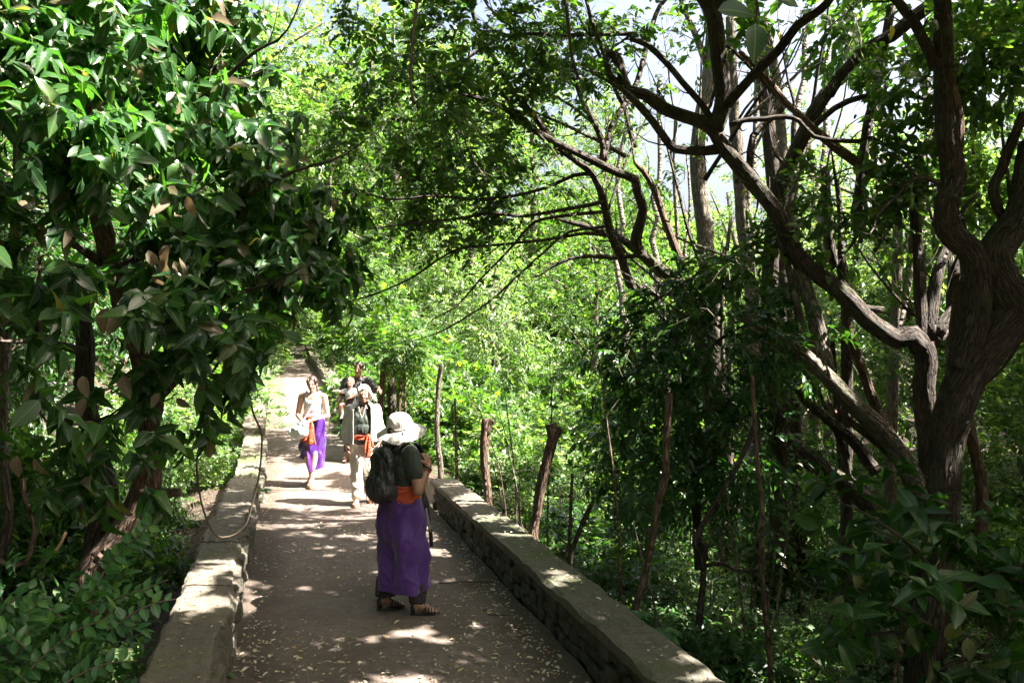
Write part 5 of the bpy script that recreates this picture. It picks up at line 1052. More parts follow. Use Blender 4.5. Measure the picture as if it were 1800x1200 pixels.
# ------------------------------------------------------------ woman in the foreground, seen from behind
def woman_front():
    loc = Vector((-.90, 6.43, 0)); p = Person(loc, math.radians(42), 'woman in wide white sun hat and long purple sarong, seen from behind'); P, o, R = p.P, p.o, p.root; fr = p.fr()
    # body
    o.ell(P(0, 0, 1.00), (.15, .11, .14), fr); o.ell(P(0, .0, 1.18), (.14, .10, .16), fr); o.cone(P(-.13, 0, 1.30), .06, P(.13, 0, 1.30), .06); o.cone(P(0, .0, 1.30), .06, P(.02, .02, 1.42), .054)
    look = (p.f * .93 + p.s * .05 + Vector((0, 0, -.30))); p.head(P(.03, .03, 1.475), look)
    lh = P(.08, 0, .93); rh = P(-.08, 0, .93)
    Rk, Ra = P(-.10, .06, .50), Vector((.15, -.10, .098)); Lk, La = P(.08, .02, .50), Vector((-.14, .03, .098))
    for h, kn, an in ((rh, Rk, Ra), (lh, Lk, La)): o.chain([h, kn, kn.lerp(an, .3), an], [.085, .055, .052, .036])
    fd = Vector((.96, .12, 0)); F1 = p.foot(Ra, fd, .98); F2 = p.foot(La, Vector((.86, .42, 0)), .98)
    # right arm raised
    sh, el, wr = P(-.17, 0, 1.27), P(-.262, -.01, 1.01), P(-.245, .10, 1.19)
    o.chain([sh, el], [.052, .042]); o.chain([el, el.lerp(wr, .35), wr], [.043, .040, .027])
    d = (P(-.215, .09, 1.33) - wr); p.hand(wr, d, p.s * .9 - p.f * .1, .85, 1, .98)
    # left arm, hidden, hanging
    sh2, el2, wr2 = P(.175, 0, 1.27), P(.22, .03, 1.02), P(.17, .20, .92); o.chain([sh2, el2, wr2], [.052, .04, .027]); p.hand(wr2, P(.1, .5, -.1), p.s * -1, .9, -1)
    o.build('body', SK_TAN, R, .006, 2)
    # shirt
    solid('shirt', [('e', P(0, 0, 1.13), (.185, .135, .15), fr), ('e', P(0, .02, 1.21), (.18, .145, .12), fr), ('c', P(-.135, 0, 1.285), .072, P(.135, 0, 1.285), .072), ('c', P(-.165, 0, 1.27), .068, sh.lerp(el, .5), .068), ('c', P(.165, 0, 1.27), .072, sh2.lerp(el2, .62), .070), ('c', P(0, .0, 1.32), .075, P(0, .02, 1.365), .062), ('e', P(0, 0, 1.03), (.175, .13, .10), fr)], M_DKGR, R, .008, 3, .010)
    # orange sash wrapped at the waist
    def sash(U, V):
        t = U * 2 * np.pi; z = 1.045 - .135 * V; r = 1 + .012 * np.sin(5 * t + V * 9) + .02 * np.sin(V * 18 + t * 2); x, y = np.cos(t) * .192 * r, np.sin(t) * .150 * r
        return x * p.s.x + y * p.f.x, x * p.s.y + y * p.f.y, z + .01 * np.sin(3 * t)
    surf('sash', sash, 60, 14, M_ORNG, R)
    ribbon('sash_cord', [P(-.05, -.155, 1.04), P(-.06, -.165, .97), P(-.06, -.17, .90)], .018, p.s, M_BLACK, R)
    # sarong
    def sar(U, V):
        t = U * 2 * np.pi; z = .955 - V * (.755 + .012 * np.sin(2 * t))
        hip = np.sin(np.clip(V * 3.2, 0, np.pi / 2)); rx = .178 + .04 * hip - .014 * V + .018 * V ** 3; ry = .142 + .045 * hip - .035 * V + .02 * V ** 3
        amp = .004 + .016 * V
        w = np.sin(5 * t + 2.5 * V) * amp + np.sin(9 * t - 6 * V + 1) * amp * .5 + .012 * np.sin(2 * t + 14 * V) * np.sin(np.pi * V) + .010 * (1 - np.clip(np.abs(noise(np.cos(t) * 3 + V * 5 + 9, np.sin(t) * 3 + V * 7 + 9) - .5) * 6, 0, 1))
        x, y = np.cos(t) * (rx + w), np.sin(t) * (ry + w)
        X, Y = x * p.s.x + y * p.f.x, x * p.s.y + y * p.f.y
        X = X * (1 + .05 * V) + .03 * V
        return X, Y, z
    surf('sarong', sar, 150, 110, M_PURP, R)
    # wide lace trouser cuffs
    for a, b in ((Ra, 1), (La, -1)):
        c = a + Vector((-.005, .01, 0)); z1 = .10 if b > 0 else .125
        def cuff(U, V, c=c, z1=z1):
            t = U * 2 * np.pi; r = .078 - .020 * V if z1 < .12 else .072 + .012 * V
            return c.x + np.cos(t) * r * 1.05 + .005 * np.sin(4 * t) + (0 if z1 < .12 else .02), c.y + np.sin(t) * r * .8, .26 - V * (.26 - z1) + .004 * np.sin(3 * t)
        surf('lace_cuff', cuff, 40, 14, M_LACE, R)
    for (an, d, sd, up) in (F1, F2):
        s = sole(an, d, sd, up, M_SOLE, R)
        for t, h, w in ((.135, .024, .040), (.112, .034, .043), (.09, .045, .043), (.066, .060, .042)): strap(an, d, sd, up, t, h, w, M_LEB, s, .98, .0055)
        for q in (1, -1): ptube('strap', [an + d * .045 + sd * .04 * q - up * .07, an + d * .055 - up * .0 + sd * .01 * q, an + d * .01 - sd * .036 * q + up * .02], .0055, M_LEB, s, 6)
        solid('heel_cup', [('e', an - d * .035 - up * .035, (.037, .026, .05), (sd, d, up))], M_LEB, s, .006, 2)
        ptube('ankle_strap', [an + (sd * math.cos(a) + d * math.sin(a)) * .042 + up * .02 for a in np.linspace(0, 6.28, 14)], .007, M_LEB, s, 6)
    # hat
    c = P(.035, .02, 1.495); n = Vector((-.10, -.26, 1)).normalized(); hx = Vector((1, 0, 0)); hx = (hx - n * hx.dot(n)).normalized(); hy = n.cross(hx)
    hat = Org()
    def brim(U, V):
        t = U * 2 * np.pi; r = .098 + .105 * V; dz = -.012 - .062 * V ** 1.35 + .016 * V * np.sin(2 * t + .8) + .008 * V * np.sin(5 * t)
        r = r * (1 + .02 * np.sin(3 * t))
        q = [c[k] + hx[k] * np.cos(t) * r + hy[k] * np.sin(t) * r * .96 + n[k] * dz for k in range(3)]; return tuple(q)
    hatp = surf('hat_brim', brim, 90, 22, M_HAT, R, True, .005)
    def crownf(U, V):
        t = U * 2 * np.pi; a = V * np.pi / 2; r = .103 * np.cos(a) ** .55 * (1 + .02 * np.sin(6 * t + 1)) + .001; z = -.015 + .118 * np.sin(a) ** 1.0 - .012 * np.sin(t + 1) * (1 - V)
        return tuple(c[k] + hx[k] * np.cos(t) * r + hy[k] * np.sin(t) * r + n[k] * z for k in range(3))
    surf('hat_crown', crownf, 60, 24, M_HAT, R, True, .005)
    ptube('hat_band', [c + hx * math.cos(a) * .107 + hy * math.sin(a) * .107 + n * .002 for a in np.linspace(0, 2 * math.pi, 40)], .0045, M_BEIGE, R, 6)
    for r_ in (.125, .145, .165, .185): ptube('brim_stitching', [Vector([float(v) for v in [np.asarray(q) for q in brim(np.array(a / 6.2832), np.array((r_ - .098) / .105))]]) + n * .0035 for a in np.linspace(0, 6.28, 60)], .0012, M_BEIGE, R, 4)
    solid('hat_toggle', [('c', c - hy * .112 + hx * .05 + n * .0, .007, c - hy * .13 + hx * .058 - n * .004, .006)], M_BLACK, R, .003, 1)
    # bun of hair under the hat
    solid('hair', [('e', p.H(0, -.02, -.02), (.078, .08, .08), (p.hs, p.hf, p.hu)), ('c', p.H(0, -.08, -.05), .045, p.H(0, -.075, -.095), .035)], H_DARK, R, .008, 2)
    ring = P(-.12, .17, 1.25)
    for q, (t, m, rr) in enumerate(((.80, M_BLACK, .0075), (.74, M_BEAD, .0045), (.70, M_BEAD, .004))):
        cc = el.lerp(wr, t + .1); ax = (wr - el).normalized(); x = ax.orthogonal().normalized(); y = ax.cross(x)
        ptube('bracelet', [cc + (x * math.cos(a) + y * math.sin(a)) * .034 for a in np.linspace(0, 6.2832, 20)], rr, m, R, 6)
    solid('finger_ring', [('e', P(-.235, .09, 1.29), (.012, .012, .004), None)], M_SILV, R, .002, 1)
    # backpack (worn, but lifts away)
    bp = empty('backpack', loc + P(0, -.2, .95), 'rounded black nylon backpack on the back of the woman in the sun hat', 'backpack'); b0 = P(0, -.2, .95)
    Q = lambda a, f, z: P(a - .005, f + .02, z) - b0
    solid('bag_body', [('e', Q(0, -.20, 1.08), (.155, .085, .16), fr), ('e', Q(0, -.19, 1.20), (.145, .075, .15), fr), ('e', Q(0, -.215, 1.00), (.16, .10, .105), fr), ('e', Q(0, -.255, 1.03), (.12, .07, .12), fr)], M_PACK, bp, .008, 2, .006)
    ptube('zip', [Q(math.cos(a) * .135, -.262 + .02 * abs(math.cos(a)), 1.13 + math.sin(a) * .165) for a in np.linspace(.1, 3.04, 16)], .0045, M_BLACK, bp, 6)
    ptube('zip', [Q(math.cos(a) * .105, -.318 + .02 * abs(math.cos(a)), 1.05 + math.sin(a) * .07) for a in np.linspace(.1, 3.04, 12)], .004, M_BLACK, bp, 6)
    ptube('carry_handle', [Q(-.035, -.15, 1.325), Q(-.03, -.17, 1.365), Q(.03, -.17, 1.365), Q(.035, -.15, 1.325)], .008, M_BLACK, bp, 8)
    for e in (-1, 1):
        ribbon('shoulder_strap', [Q(e * .08, -.14, 1.30), Q(e * .11, -.07, 1.375), Q(e * .125, .03, 1.365), Q(e * .11, .11, 1.28), Q(e * .105, .12, 1.15), Q(e * .12, .06, 1.02), Q(e * .13, -.10, .96)], .055, p.s, M_PACK, bp, .012)
        ptube('pull_cord', [Q(e * .05, -.30, 1.0), Q(e * .055, -.31, .94), Q(e * .06, -.29, .90)], .003, M_BLACK, bp, 5)
        solid('side_pocket', [('e', Q(e * .142, -.19, 1.0), (.02, .05, .07), fr)], M_BLACK, bp, .007, 2)
    # flat printed brand word on the pack top, unreadably small
    ribbon('logo_patch', [Q(-.04, -.225, 1.318), Q(.04, -.225, 1.318)], .012, (0, 0, 1), M_BLACK, bp, .002)
    # folded umbrella hanging from the far hand
    ub = Vector((.02, .20, .93)) + loc; u = empty('folded_umbrella', ub, 'black folded umbrella with a grey shaft hanging beside the purple sarong', 'umbrella')
    o2 = Org(); o2.cone(Vector((.10, 0, .10)), .034, Vector((.15, 0, -.10)), .040); o2.cone(Vector((.15, 0, -.10)), .040, Vector((.185, 0, -.26)), .020); o2.build('canopy', M_BLACK, u, .006, 2, .006)
    ptube('shaft', [Vector((.165, -.03, -.13)), Vector((.20, -.02, -.33))], .011, M_SILV, u, 8)
    ptube('tip', [Vector((.20, 0, -.30)), Vector((.21, 0, -.45))], .017, M_PLAS, u, 8); ptube('handle', [Vector((.10, 0, .10)), Vector((.085, 0, .17)), Vector((.05, 0, .19)), Vector((.03, 0, .15))], .012, M_PLAS, u, 8)
woman_front()

# ------------------------------------------------------------ woman in white tank top
def woman_tank():
    z = float(zpath(12.3)); loc = Vector((-3.075, 12.3, z)); p = Person(loc, math.radians(-88), 'dark haired woman in a white tank top and purple sarong walking down the path'); P, o, R = p.P, p.o, p.root; fr = p.fr()
    o.ell(P(0, 0, .98), (.155, .11, .14), fr); o.ell(P(0, 0, 1.15), (.125, .095, .14), fr); o.ell(P(0, 0, 1.30), (.155, .10, .12), fr); o.cone(P(-.13, 0, 1.365), .052, P(.13, 0, 1.365), .052); o.cone(P(0, -.005, 1.37), .052, P(0, .01, 1.47), .048)
    p.head(P(-.005, .03, 1.545), p.f + p.s * .02 + Vector((0, 0, -.10)), .95); 
    Ra, La = P(-.06, -.16, .13), P(.01, .20, .10); Rk, Lk = P(-.09, .04, .50), P(.07, .17, .50)
    for h, kn, an in ((P(-.085, 0, .92), Rk, Ra), (P(.085, 0, .92), Lk, La)): o.chain([h, kn, kn.lerp(an, .32), an], [.088, .054, .052, .033])
    F1 = p.foot(Ra, p.f + Vector((-.1, 0, -.35)), .95); F2 = p.foot(La, p.f + Vector((.15, 0, .02)), .95)
    # arms meet at the bag in front
    for e, el, wr in ((-1, P(-.225, .03, 1.075), P(-.12, .20, 1.00)), (1, P(.235, .04, 1.06), P(-.0, .215, 1.00))):
        sh = P(e * .175, 0, 1.355); o.chain([sh, sh.lerp(el, .4), el], [.048, .046, .037]); o.chain([el, el.lerp(wr, .35), wr], [.038, .037, .025])
        p.hand(wr, P(-.5 if e > 0 else .35, .35, -.45), P(0, -.4, -1), .7, -e, .92)
    o.build('body', SK_LT, R, .007, 2); p.face(.95)
    solid('tank_top', [('e', P(0, 0, 1.06), (.152, .118, .12), fr), ('e', P(0, 0, 1.20), (.142, .112, .14), fr), ('e', P(.0, .0, 1.275), (.155, .112, .075), fr), ('e', P(0, .055, 1.255), (.115, .065, .06), fr), ('e', P(0, .02, 1.16), (.135, .10, .12), fr),
        ('c', P(-.085, .07, 1.30), .028, P(-.095, .0, 1.425), .019), ('c', P(.085, .07, 1.30), .028, P(.095, .0, 1.425), .019), ('c', P(-.095, -.0, 1.425), .019, P(-.09, -.08, 1.30), .03), ('c', P(.095, -.0, 1.425), .019, P(.09, -.08, 1.30), .03)], M_WHITE, R, .007, 5, .003)
    def sar(U, V):
        t = (U * 1.86 + .14 / 2 + .22) * np.pi * 1.0 + np.pi * .42; t = np.pi * .60 + U * 2 * np.pi * .99
        hem = np.where(U > .5, .24 + .10 * (1 - U) * 2, .44 - .10 * np.sin(U * 6)); hem = np.interp(U, [0, .06, .2, .5, .85, .95, 1], [.46, .44, .40, .34, .26, .22, .46])
        zt = 1.06 + .012 * np.sin(t); z = zt - V * (zt - hem); hip = np.sin(np.clip(V * 3.5, 0, np.pi / 2)); rx = .142 + .055 * hip - .02 * V; ry = .115 + .05 * hip + .03 * V
        w = .018 * V * np.sin(6 * t + 5 * V) + .014 * np.sin(np.pi * V) * np.sin(3 * t + 16 * V) + .01 * np.sin(8 * t - 12 * V) * V
        x, y = np.cos(t) * (rx + w), np.sin(t) * (ry + w) + V * .05
        return x * p.s.x + y * p.f.x, x * p.s.y + y * p.f.y, z
    surf('sarong', sar, 130, 80, M_SATIN, R, False)
    # second, overlapping fold thrown across the front
    def fold(U, V):
        x = lerp(-.02, .20, U) ; z = lerp(1.03, lerp(.62, .50, U), V) - .05 * V * np.sin(U * 3.1); y = .175 - .10 * (U - .2) ** 2 + .015 * np.sin(U * 12 + V * 7) + .03 * V
        x = x + .02 * np.sin(V * 6)
        return x * p.s.x + y * p.f.x, x * p.s.y + y * p.f.y, z
    surf('sarong_fold', fold, 30, 30, M_SATIN, R, False)
    solid('white_shorts', [('c', P(-.085, 0, .92), .096, P(-.089, .02, .66), .075), ('c', P(.085, 0, .92), .096, P(.08, .08, .66), .08)], M_WHITE, R, .008, 2)
    ribbon('sash_end', [P(.0, .205, 1.03), P(.01, .225, .90), P(.0, .24, .78), P(.02, .245, .64)], [.05, .10, .14, .16], p.s, M_ORNG, R, .004, .02, .010)
    ribbon('sash_end', [P(-.04, .215, .90), P(-.05, .235, .80), P(-.07, .24, .69)], [.05, .10, .13], p.s, M_ORNG, R, .004, .02, .008)
    ptube('sash', [P(math.cos(a) * .160, math.sin(a) * .135, 1.045) for a in np.linspace(0, 6.2832, 40)], .018, M_ORNG, R, 8)
    # hair pulled back
    H = p.H; hf = (p.hs, p.hf, p.hu)
    solid('hair', [('e', H(0, -.022, .036), (.083, .092, .100), hf), ('e', H(-.058, .02, .05), (.03, .05, .055), hf), ('e', H(.058, .02, .05), (.03, .05, .055), hf), ('c', H(.03, -.09, -.02), .035, H(.055, -.09, -.15), .022), ('c', H(-.03, -.08, -.02), .04, H(-.04, -.07, -.10), .02)], H_BROWN, R, .006, 2)
    ptube('necklace', [P(math.cos(a) * .062, .045 + math.sin(a) * .055 + .02, 1.405 + .035 * math.sin(-a)) for a in np.linspace(-.3, 3.4, 18)], .0035, M_BEAD, R, 5)
    solid('pendant', [('e', P(0, .115, 1.345), (.012, .006, .014), None)], M_SILV, R, .003, 1)
    for F_ in (F1, F2):
        an, d, sd, up = F_; s = sole(an, d, sd, up, M_LEA, R, k=.95, th=.03)
        for t, h, w in ((.12, .036, .045), (.06, .062, .045)): strap(an, d, sd, up, t, h, w, M_LEA, s, .95, wid=.032)
    bg_ = empty('shoulder_bag', loc + P(-.15, .25, .86), 'crumpled white cloth shoulder bag held in front by the woman in the tank top', 'bag')
    solid('pouch', [('e', Vector((0, 0, -.02)), (.145, .08, .115), None), ('e', Vector((.05, 0, .06)), (.085, .06, .07), None), ('e', Vector((-.07, 0, -.02)), (.085, .07, .08), None), ('c', Vector((.05, 0, .06)), .05, Vector((.09, 0, .12)), .035)], M_BAG, bg_, .008, 2, .022)
    q = lambda a, f, z: P(a, f, z) - P(-.15, .25, .86)
    ribbon('bag_strap', [q(-.10, .235, 1.0), q(-.02, .20, 1.13), q(.045, .14, 1.27), q(.095, .06, 1.40), q(.11, -.02, 1.425), q(.08, -.11, 1.33), q(-.05, -.13, 1.1), q(-.2, -.05, .98), q(-.22, .16, .95)], .022, p.s, M_STRAP, bg_, .004)
woman_tank()

# ------------------------------------------------------------ older woman
def woman_older():
    loc = Vector((-2.06, 11.0, 0)); p = Person(loc, math.radians(-83), 'older woman with white blond hair, pale linen shirt and cream trousers'); P, o, R = p.P, p.o, p.root; fr = p.fr()
    o.ell(P(0, 0, .95), (.16, .12, .14), fr); o.ell(P(0, .01, 1.12), (.15, .12, .16), fr); o.cone(P(-.13, 0, 1.32), .055, P(.13, 0, 1.32), .055); o.cone(P(0, 0, 1.33), .055, P(0, .03, 1.44), .052)
    p.head(P(.02, .06, 1.515), p.f - p.s * .05 + Vector((0, 0, -.12)), .97)
    Ra, La = P(-.07, .12, .095), P(.10, -.10, .10); Rk, Lk = P(-.08, .09, .48), P(.09, .06, .48)
    for h, kn, an in ((P(-.08, 0, .90), Rk, Ra), (P(.08, 0, .90), Lk, La)): o.chain([h, kn, an], [.09, .055, .035])
    F1 = p.foot(Ra, p.f + Vector((-.1, 0, 0)), .95); F2 = p.foot(La, p.f + Vector((.1, 0, -.1)), .95)
    shR, elR, wrR = P(-.175, 0, 1.305), P(-.235, .0, 1.03), P(-.215, .11, .83); shL, elL, wrL = P(.175, 0, 1.305), P(.24, -.04, 1.04), P(.22, .06, .84)
    for a, b, c, e in ((shR, elR, wrR, -1), (shL, elL, wrL, 1)): o.chain([a, b, c], [.05, .038, .025]); p.hand(c, P(e * -.12, .25, -.9), P(e * -1, -.2, 0), .35, -e if False else e * -1, .95)
    o.build('body', SK_LT, R, .007, 2); p.face(.97, H_BABY)
    solid('tee_shirt', [('e', P(0, .0, 1.20), (.165, .135, .17), fr), ('e', P(0, .035, 1.03), (.165, .15, .15), fr), ('e', P(0, .04, 1.13), (.155, .125, .14), fr), ('c', P(-.07, .04, 1.30), .06, P(.07, .04, 1.30), .06), ('c', P(-.075, .0, 1.2), .075, P(-.075, .0, 1.0), .08), ('c', P(.075, .0, 1.2), .075, P(.075, .0, 1.0), .08), ('c', P(-.12, 0, 1.31), .062, P(.12, 0, 1.31), .062), ('e', P(0, .02, .90), (.17, .145, .11), fr), ('e', P(-.06, .085, 1.2), (.07, .05, .06), fr), ('e', P(.06, .085, 1.2), (.07, .05, .06), fr)], M_DKGR, R, .008, 2, .010)
    # open linen shirt: back and two fronts as one sheet, sleeves as part of it
    def jac(U, V):
        t = np.pi * (.5 + .21 + U * 1.58); z = 1.40 - V * .53 + .02 * np.sin(t * 2) - .03 * V * np.abs(np.cos(t)); sh = np.clip((V - .0) / .16, 0, 1) ** .6
        rx = .075 + .112 * sh + .012 * V + .010 * np.sin(6 * t + 5 * V) * V; ry = .065 + .085 * sh + .03 * V + .012 * np.sin(5 * t) * V
        x, y = np.cos(t) * rx, np.sin(t) * ry + .012
        edge = np.minimum(U, 1 - U); y = y + .05 * np.exp(-edge * 18) * V
        return x * p.s.x + y * p.f.x, x * p.s.y + y * p.f.y, z
    surf('linen_shirt', jac, 90, 50, M_BEIGE, R, False, .006)
    for a, b, c in ((shR, elR, wrR), (shL, elL, wrL)): solid('sleeve', [('c', a + Vector((0, 0, .0)), .066, a.lerp(b, .5), .062), ('c', a.lerp(b, .5), .062, b, .055), ('c', b, .055, b.lerp(c, .80), .046)], M_BEIGE, R, .008, 2, .016)
    for e in (-1, 1): surf('collar', lambda U, V, e=e: tuple(P(0, 0, 0)[k] + (p.s[k] * (e * lerp(.065, .105, V) * (1 - .35 * U)) + p.f[k] * (lerp(-.03, .11, U) + .012 * V)) + (k == 2) * (1.425 - .085 * U - .028 * V) for k in range(3)), 10, 5, M_BEIGE, R, False, .005)
    solid('trousers', [('e', P(0, 0, .88), (.165, .135, .12), fr), ('c', P(-.085, 0, .86), .098, Rk, .086), ('c', Rk, .086, Ra + P(0, -.01, .05), .082), ('c', P(.085, 0, .86), .098, Lk, .086), ('c', Lk, .086, La + P(0, -.01, .05), .082)], M_CREAM, R, .008, 2, .014)
    def belt(U, V):
        t = U * 2 * np.pi; z = .965 - .055 * V + .02 * np.cos(t + .5) + .012 * np.sin(t * 4 + V * 5); x, y = np.cos(t) * .172, np.sin(t) * .158 + .025; r = 1 + .03 * np.sin(V * 9)
        return (x * p.s.x + y * p.f.x) * r, (x * p.s.y + y * p.f.y) * r, z
    surf('sash', belt, 60, 8, M_ORNG, R)
    solid('sash_knot', [('e', P(.085, .185, .945), (.03, .02, .028), fr)], M_ORNG, R, .006, 2)
    ribbon('sash_end', [P(.085, .20, .94), P(.08, .215, .84), P(.085, .22, .73), P(.075, .225, .66)], [.04, .08, .09, .07], p.s, M_ORNG, R, .004, .02, .008)
    ribbon('sash_end', [P(.10, .195, .94), P(.13, .205, .86), P(.14, .20, .79)], [.03, .05, .05], p.s, M_ORNG, R, .004, .02, .006)
    H = p.H; hf = (p.hs, p.hf, p.hu)
    solid('hair', [('e', H(.0, -.018, .036), (.086, .095, .094), hf), ('e', H(-.062, .025, .03), (.028, .045, .07), hf), ('c', H(-.07, .0, .0), .024, H(-.074, .01, -.075), .014), ('c', H(.055, .01, .05), .038, H(.085, .01, -.02), .030), ('c', H(.085, .01, -.02), .028, H(.125, .0, -.075), .008), ('c', H(.07, .0, -.01), .03, H(.09, -.01, -.09), .014), ('c', H(0, -.07, 0), .06, H(.02, -.07, -.07), .04), ('c', H(.0, .058, .083), .018, H(-.05, .058, .05), .015), ('c', H(.0, .058, .083), .018, H(.05, .058, .05), .015)], H_WHITE, R, .005, 1, .005)
    locks = []
    for i in range(70):
        a = random.uniform(-.3, 1.2); st = H(.065 + .02 * math.cos(a), random.uniform(-.05, .05), .02 + .04 * math.sin(a)); ln = random.uniform(.06, .12)
        mid = st + p.hs * ln * .3 - p.hu * ln * .55 + p.hf * random.uniform(-.02, .02); en = mid + p.hs * ln * random.uniform(.1, .7) - p.hu * ln * random.uniform(.2, .8) + p.hf * random.uniform(-.02, .03)
        locks.append(tube_np(*smooth_path([tuple(st), tuple(mid), tuple(en)], [.006, .005, .001], .02), 5, .02, 0, 0, 0, False))
    off = 0; VV, QQ, CC = [], [], []
    for V_, Fq, C_, uv_ in locks: VV.append(V_); QQ.append(Fq + off); CC.append(C_ + off); off += len(V_)
    link('hair_locks', np_mesh('hair_locks', np.vstack(VV), [np.vstack(QQ), np.vstack(CC)]), R, H_WHITE)
    for e, dx in ((-1, .0), (1, .0)): ptube('necklace', [P(e * .06, .02, 1.42), P(e * .045, .13, 1.33), P(e * .02, .165, 1.25), P(0, .172, 1.19)], .003, M_BEIGE, R, 5)
    ptube('necklace', [P(-.05, .05, 1.41), P(-.03, .15, 1.30), P(0, .165, 1.26), P(.03, .15, 1.30), P(.05, .05, 1.41)], .003, M_BEAD, R, 5)
    for (an, d, sd, up) in (F1, F2):
        s = sole(an, d, sd, up, M_LEA, R, k=.95); strap(an, d, sd, up, .10, .042, .045, M_LEA, s, .95, wid=.03)
woman_older()

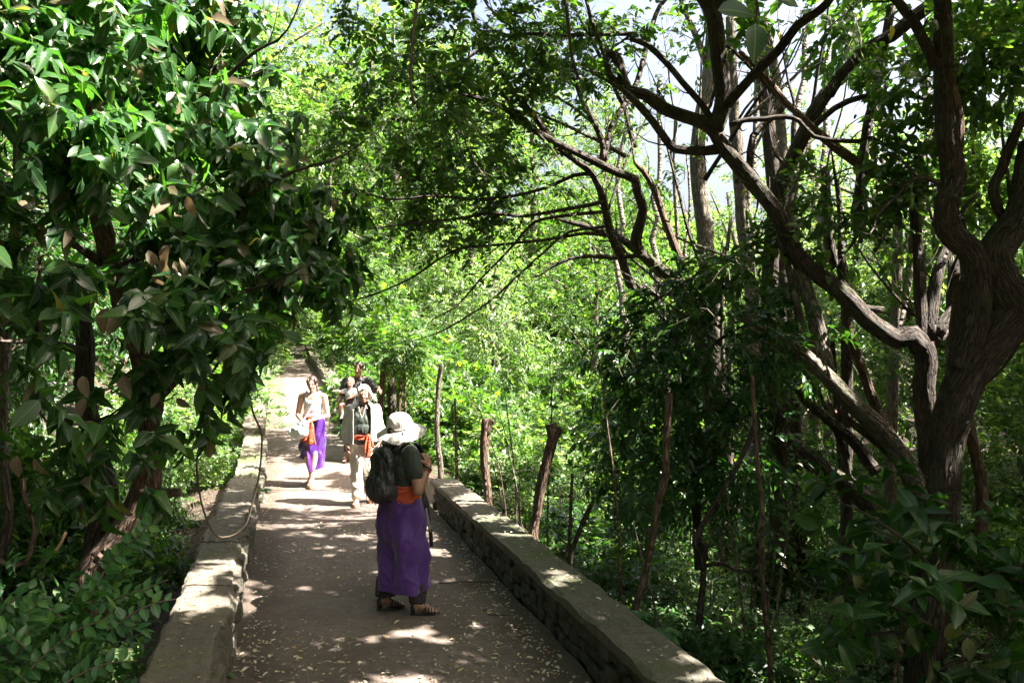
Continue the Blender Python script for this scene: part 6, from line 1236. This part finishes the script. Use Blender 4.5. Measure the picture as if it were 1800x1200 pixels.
# ------------------------------------------------------------ mother and baby
def mother():
    y = 14.0; z = float(zpath(y)); loc = Vector((-2.73, y, z)); k = 1.04; p = Person(loc, math.radians(-95), 'dark haired woman in a black dress with a baby on her front'); P0, o, R = p.P, p.o, p.root; fr = p.fr(); P = lambda a, f, zz: P0(a * k, f * k, zz * k)
    o.ell(P(0, 0, .98), (.16, .11, .14), fr); o.ell(P(0, 0, 1.15), (.13, .10, .15), fr); o.cone(P(-.14, 0, 1.38), .055, P(.14, 0, 1.38), .055); o.cone(P(0, 0, 1.38), .054, P(.04, .04, 1.49), .048)
    p.head(P(.06, .07, 1.565), p.f - p.s * .10 + Vector((0, 0, -.22)), .97)
    Ra, La = P(-.13, .10, .09), P(.07, -.03, .09)
    for h, kn, an in ((P(-.08, 0, .92), P(-.12, .09, .5), Ra), (P(.08, 0, .92), P(.08, .05, .5), La)): o.chain([h, kn, an], [.09, .055, .035])
    p.foot(Ra, p.f + Vector((-.2, 0, 0)), .95); p.foot(La, p.f + Vector((.2, 0, 0)), .95)
    shR, elR, wrR = P(-.185, 0, 1.36), P(-.26, .02, 1.10), P(-.285, .16, .93); shL, elL, wrL = P(.185, 0, 1.37), P(.33, .03, 1.215), P(.42, .16, 1.25)
    o.chain([shR, elR, wrR], [.05, .04, .027]); p.hand(wrR, P(.05, .5, -.5), P(1, 0, 0), .9, 1, .95)
    o.chain([shL, elL, wrL], [.05, .04, .027]); p.hand(wrL, P(.45, .35, -.55), P(-.3, -.5, -.8), .45, -1, .95)
    o.build('body', SK_BR, R, .007, 2); p.face(.97, H_DARK)
    solid('dress_top', [('e', P(0, 0, 1.22), (.17, .135, .17), fr), ('e', P(0, 0, 1.03), (.16, .13, .14), fr), ('c', P(-.13, 0, 1.36), .066, P(.13, 0, 1.36), .066), ('c', shR, .068, shR.lerp(elR, .75), .074), ('c', shL, .068, elL, .066), ('c', elL, .066, elL.lerp(wrL, .55), .062), ('c', P(-.08, .05, 1.38), .035, P(.08, .05, 1.38), .035)], M_BLACK, R, .008, 2, .012)
    def sk(U, V):
        t = U * 2 * np.pi; zz = k * (1.03 - V * (.83 + .03 * np.sin(t))); r = .15 + .06 * np.sin(np.clip(V * 3, 0, 1.57)) - .03 * V; w = .015 * V * np.sin(7 * t + 3 * V); x, y_ = np.cos(t) * (r + w) - .03 * V, np.sin(t) * (r * .85 + w) + .05 * V
        return x * p.s.x + y_ * p.f.x, x * p.s.y + y_ * p.f.y, zz
    surf('dress_skirt', sk, 80, 40, M_BLACK, R)
    H = p.H; hf = (p.hs, p.hf, p.hu)
    solid('hair', [('e', H(0, -.022, .038), (.082, .092, .098), hf), ('e', H(-.055, .02, .055), (.03, .05, .05), hf), ('e', H(.055, .02, .055), (.03, .05, .05), hf), ('e', H(0, -.10, .02), (.045, .045, .045), hf)], H_DARK, R, .006, 2)
    for (an) in (Ra, La): sole(an, p.f, p.s, p.u, M_SOLE, R, k=.95)
    cam_ = empty('small_camera', loc + wrR + P(0, .09, -.06), 'small silver camera in the lowered hand of the woman in black', 'camera')
    b = bmesh.new(); bmesh.ops.create_cube(b, size=1); [setattr(v, 'co', Vector((v.co.x * .10, v.co.y * .035, v.co.z * .065))) for v in b.verts]; bmesh.ops.bevel(b, geom=b.edges[:], offset=.008, segments=2, affect='EDGES'); me = bpy.data.meshes.new('camera_body'); b.to_mesh(me); b.free(); link('camera_body', me, cam_, M_SILV)
    ptube('lens', [Vector((0, -.015, 0)), Vector((0, -.05, -.01))], .022, M_LENS, cam_, 14); ptube('wrist_strap', [Vector((.045, 0, .0)), Vector((.06, -.01, -.06)), Vector((.05, -.01, -.09)), Vector((.035, 0, -.02))], .004, M_LENS, cam_, 5)
    # baby
    bl = loc + P(-.055, .19, 1.05); b = Person(bl, math.radians(-95), 'baby in a white top sitting in the black carrier, one arm out'); q = b.P; bo = b.o; fb = b.fr()
    bo.ell(q(0, 0, .02), (.085, .07, .12), fb); bo.ell(q(0, 0, .12), (.075, .06, .09), fb); bo.cone(q(0, 0, .18), .035, q(0, .01, .23), .035); b.head(q(0.01, .02, .29), b.f + Vector((0, 0, -.15)), .78, .9)
    bo.chain([q(-.08, 0, .16), q(-.15, .04, .13), q(-.215, .07, .16)], [.032, .028, .019]); b.hand(q(-.215, .07, .16), q(-.8, .2, .2), q(0, 0, -1), .5, 1, .55)
    bo.chain([q(.08, 0, .16), q(.11, .07, .08), q(.03, .12, .04)], [.032, .028, .019]); b.hand(q(.03, .12, .04), q(-.8, .2, -.2), q(0, 0, -1), .5, -1, .55)
    for e in (-1, 1): bo.chain([q(e * .06, 0, -.07), q(e * .13, .09, -.10), q(e * .115, .10, -.24)], [.05, .045, .028]); b.foot(q(e * .115, .10, -.24), b.f + Vector((0, 0, -.5)), .55)
    bo.build('body', SK_BABY, b.root, .006, 1); b.face(.78, H_BABY)
    solid('hair', [('e', b.H(0, -.022, .036), (.064, .070, .074), (b.hs, b.hf, b.hu))], H_BABY, b.root, .006, 2)
    solid('white_top', [('e', q(0, 0, .10), (.09, .075, .10), fb), ('c', q(-.07, 0, .16), .040, q(-.13, .03, .14), .036), ('c', q(.07, 0, .16), .040, q(.10, .05, .10), .036)], M_WHITE, b.root, .006, 2, .004)
    c = empty('baby_carrier', bl + q(0, 0, -.05), 'black cloth baby carrier strapped to the front of the woman in black', 'baby carrier')
    solid('carrier_pouch', [('e', q(0, .012, .03), (.105, .085, .12), fb), ('e', q(0, .0, -.06), (.12, .09, .08), fb)], M_BLACK, c, .007, 2, .006)
    for e in (-1, 1): ribbon('carrier_strap', [q(e * .09, .0, .10), q(e * .12, -.08, .30), q(e * .12 + .05, -.16, .42)], .05, b.s, M_BLACK, c, .008)
mother()

bpy.data.scenes.remove(TMP)
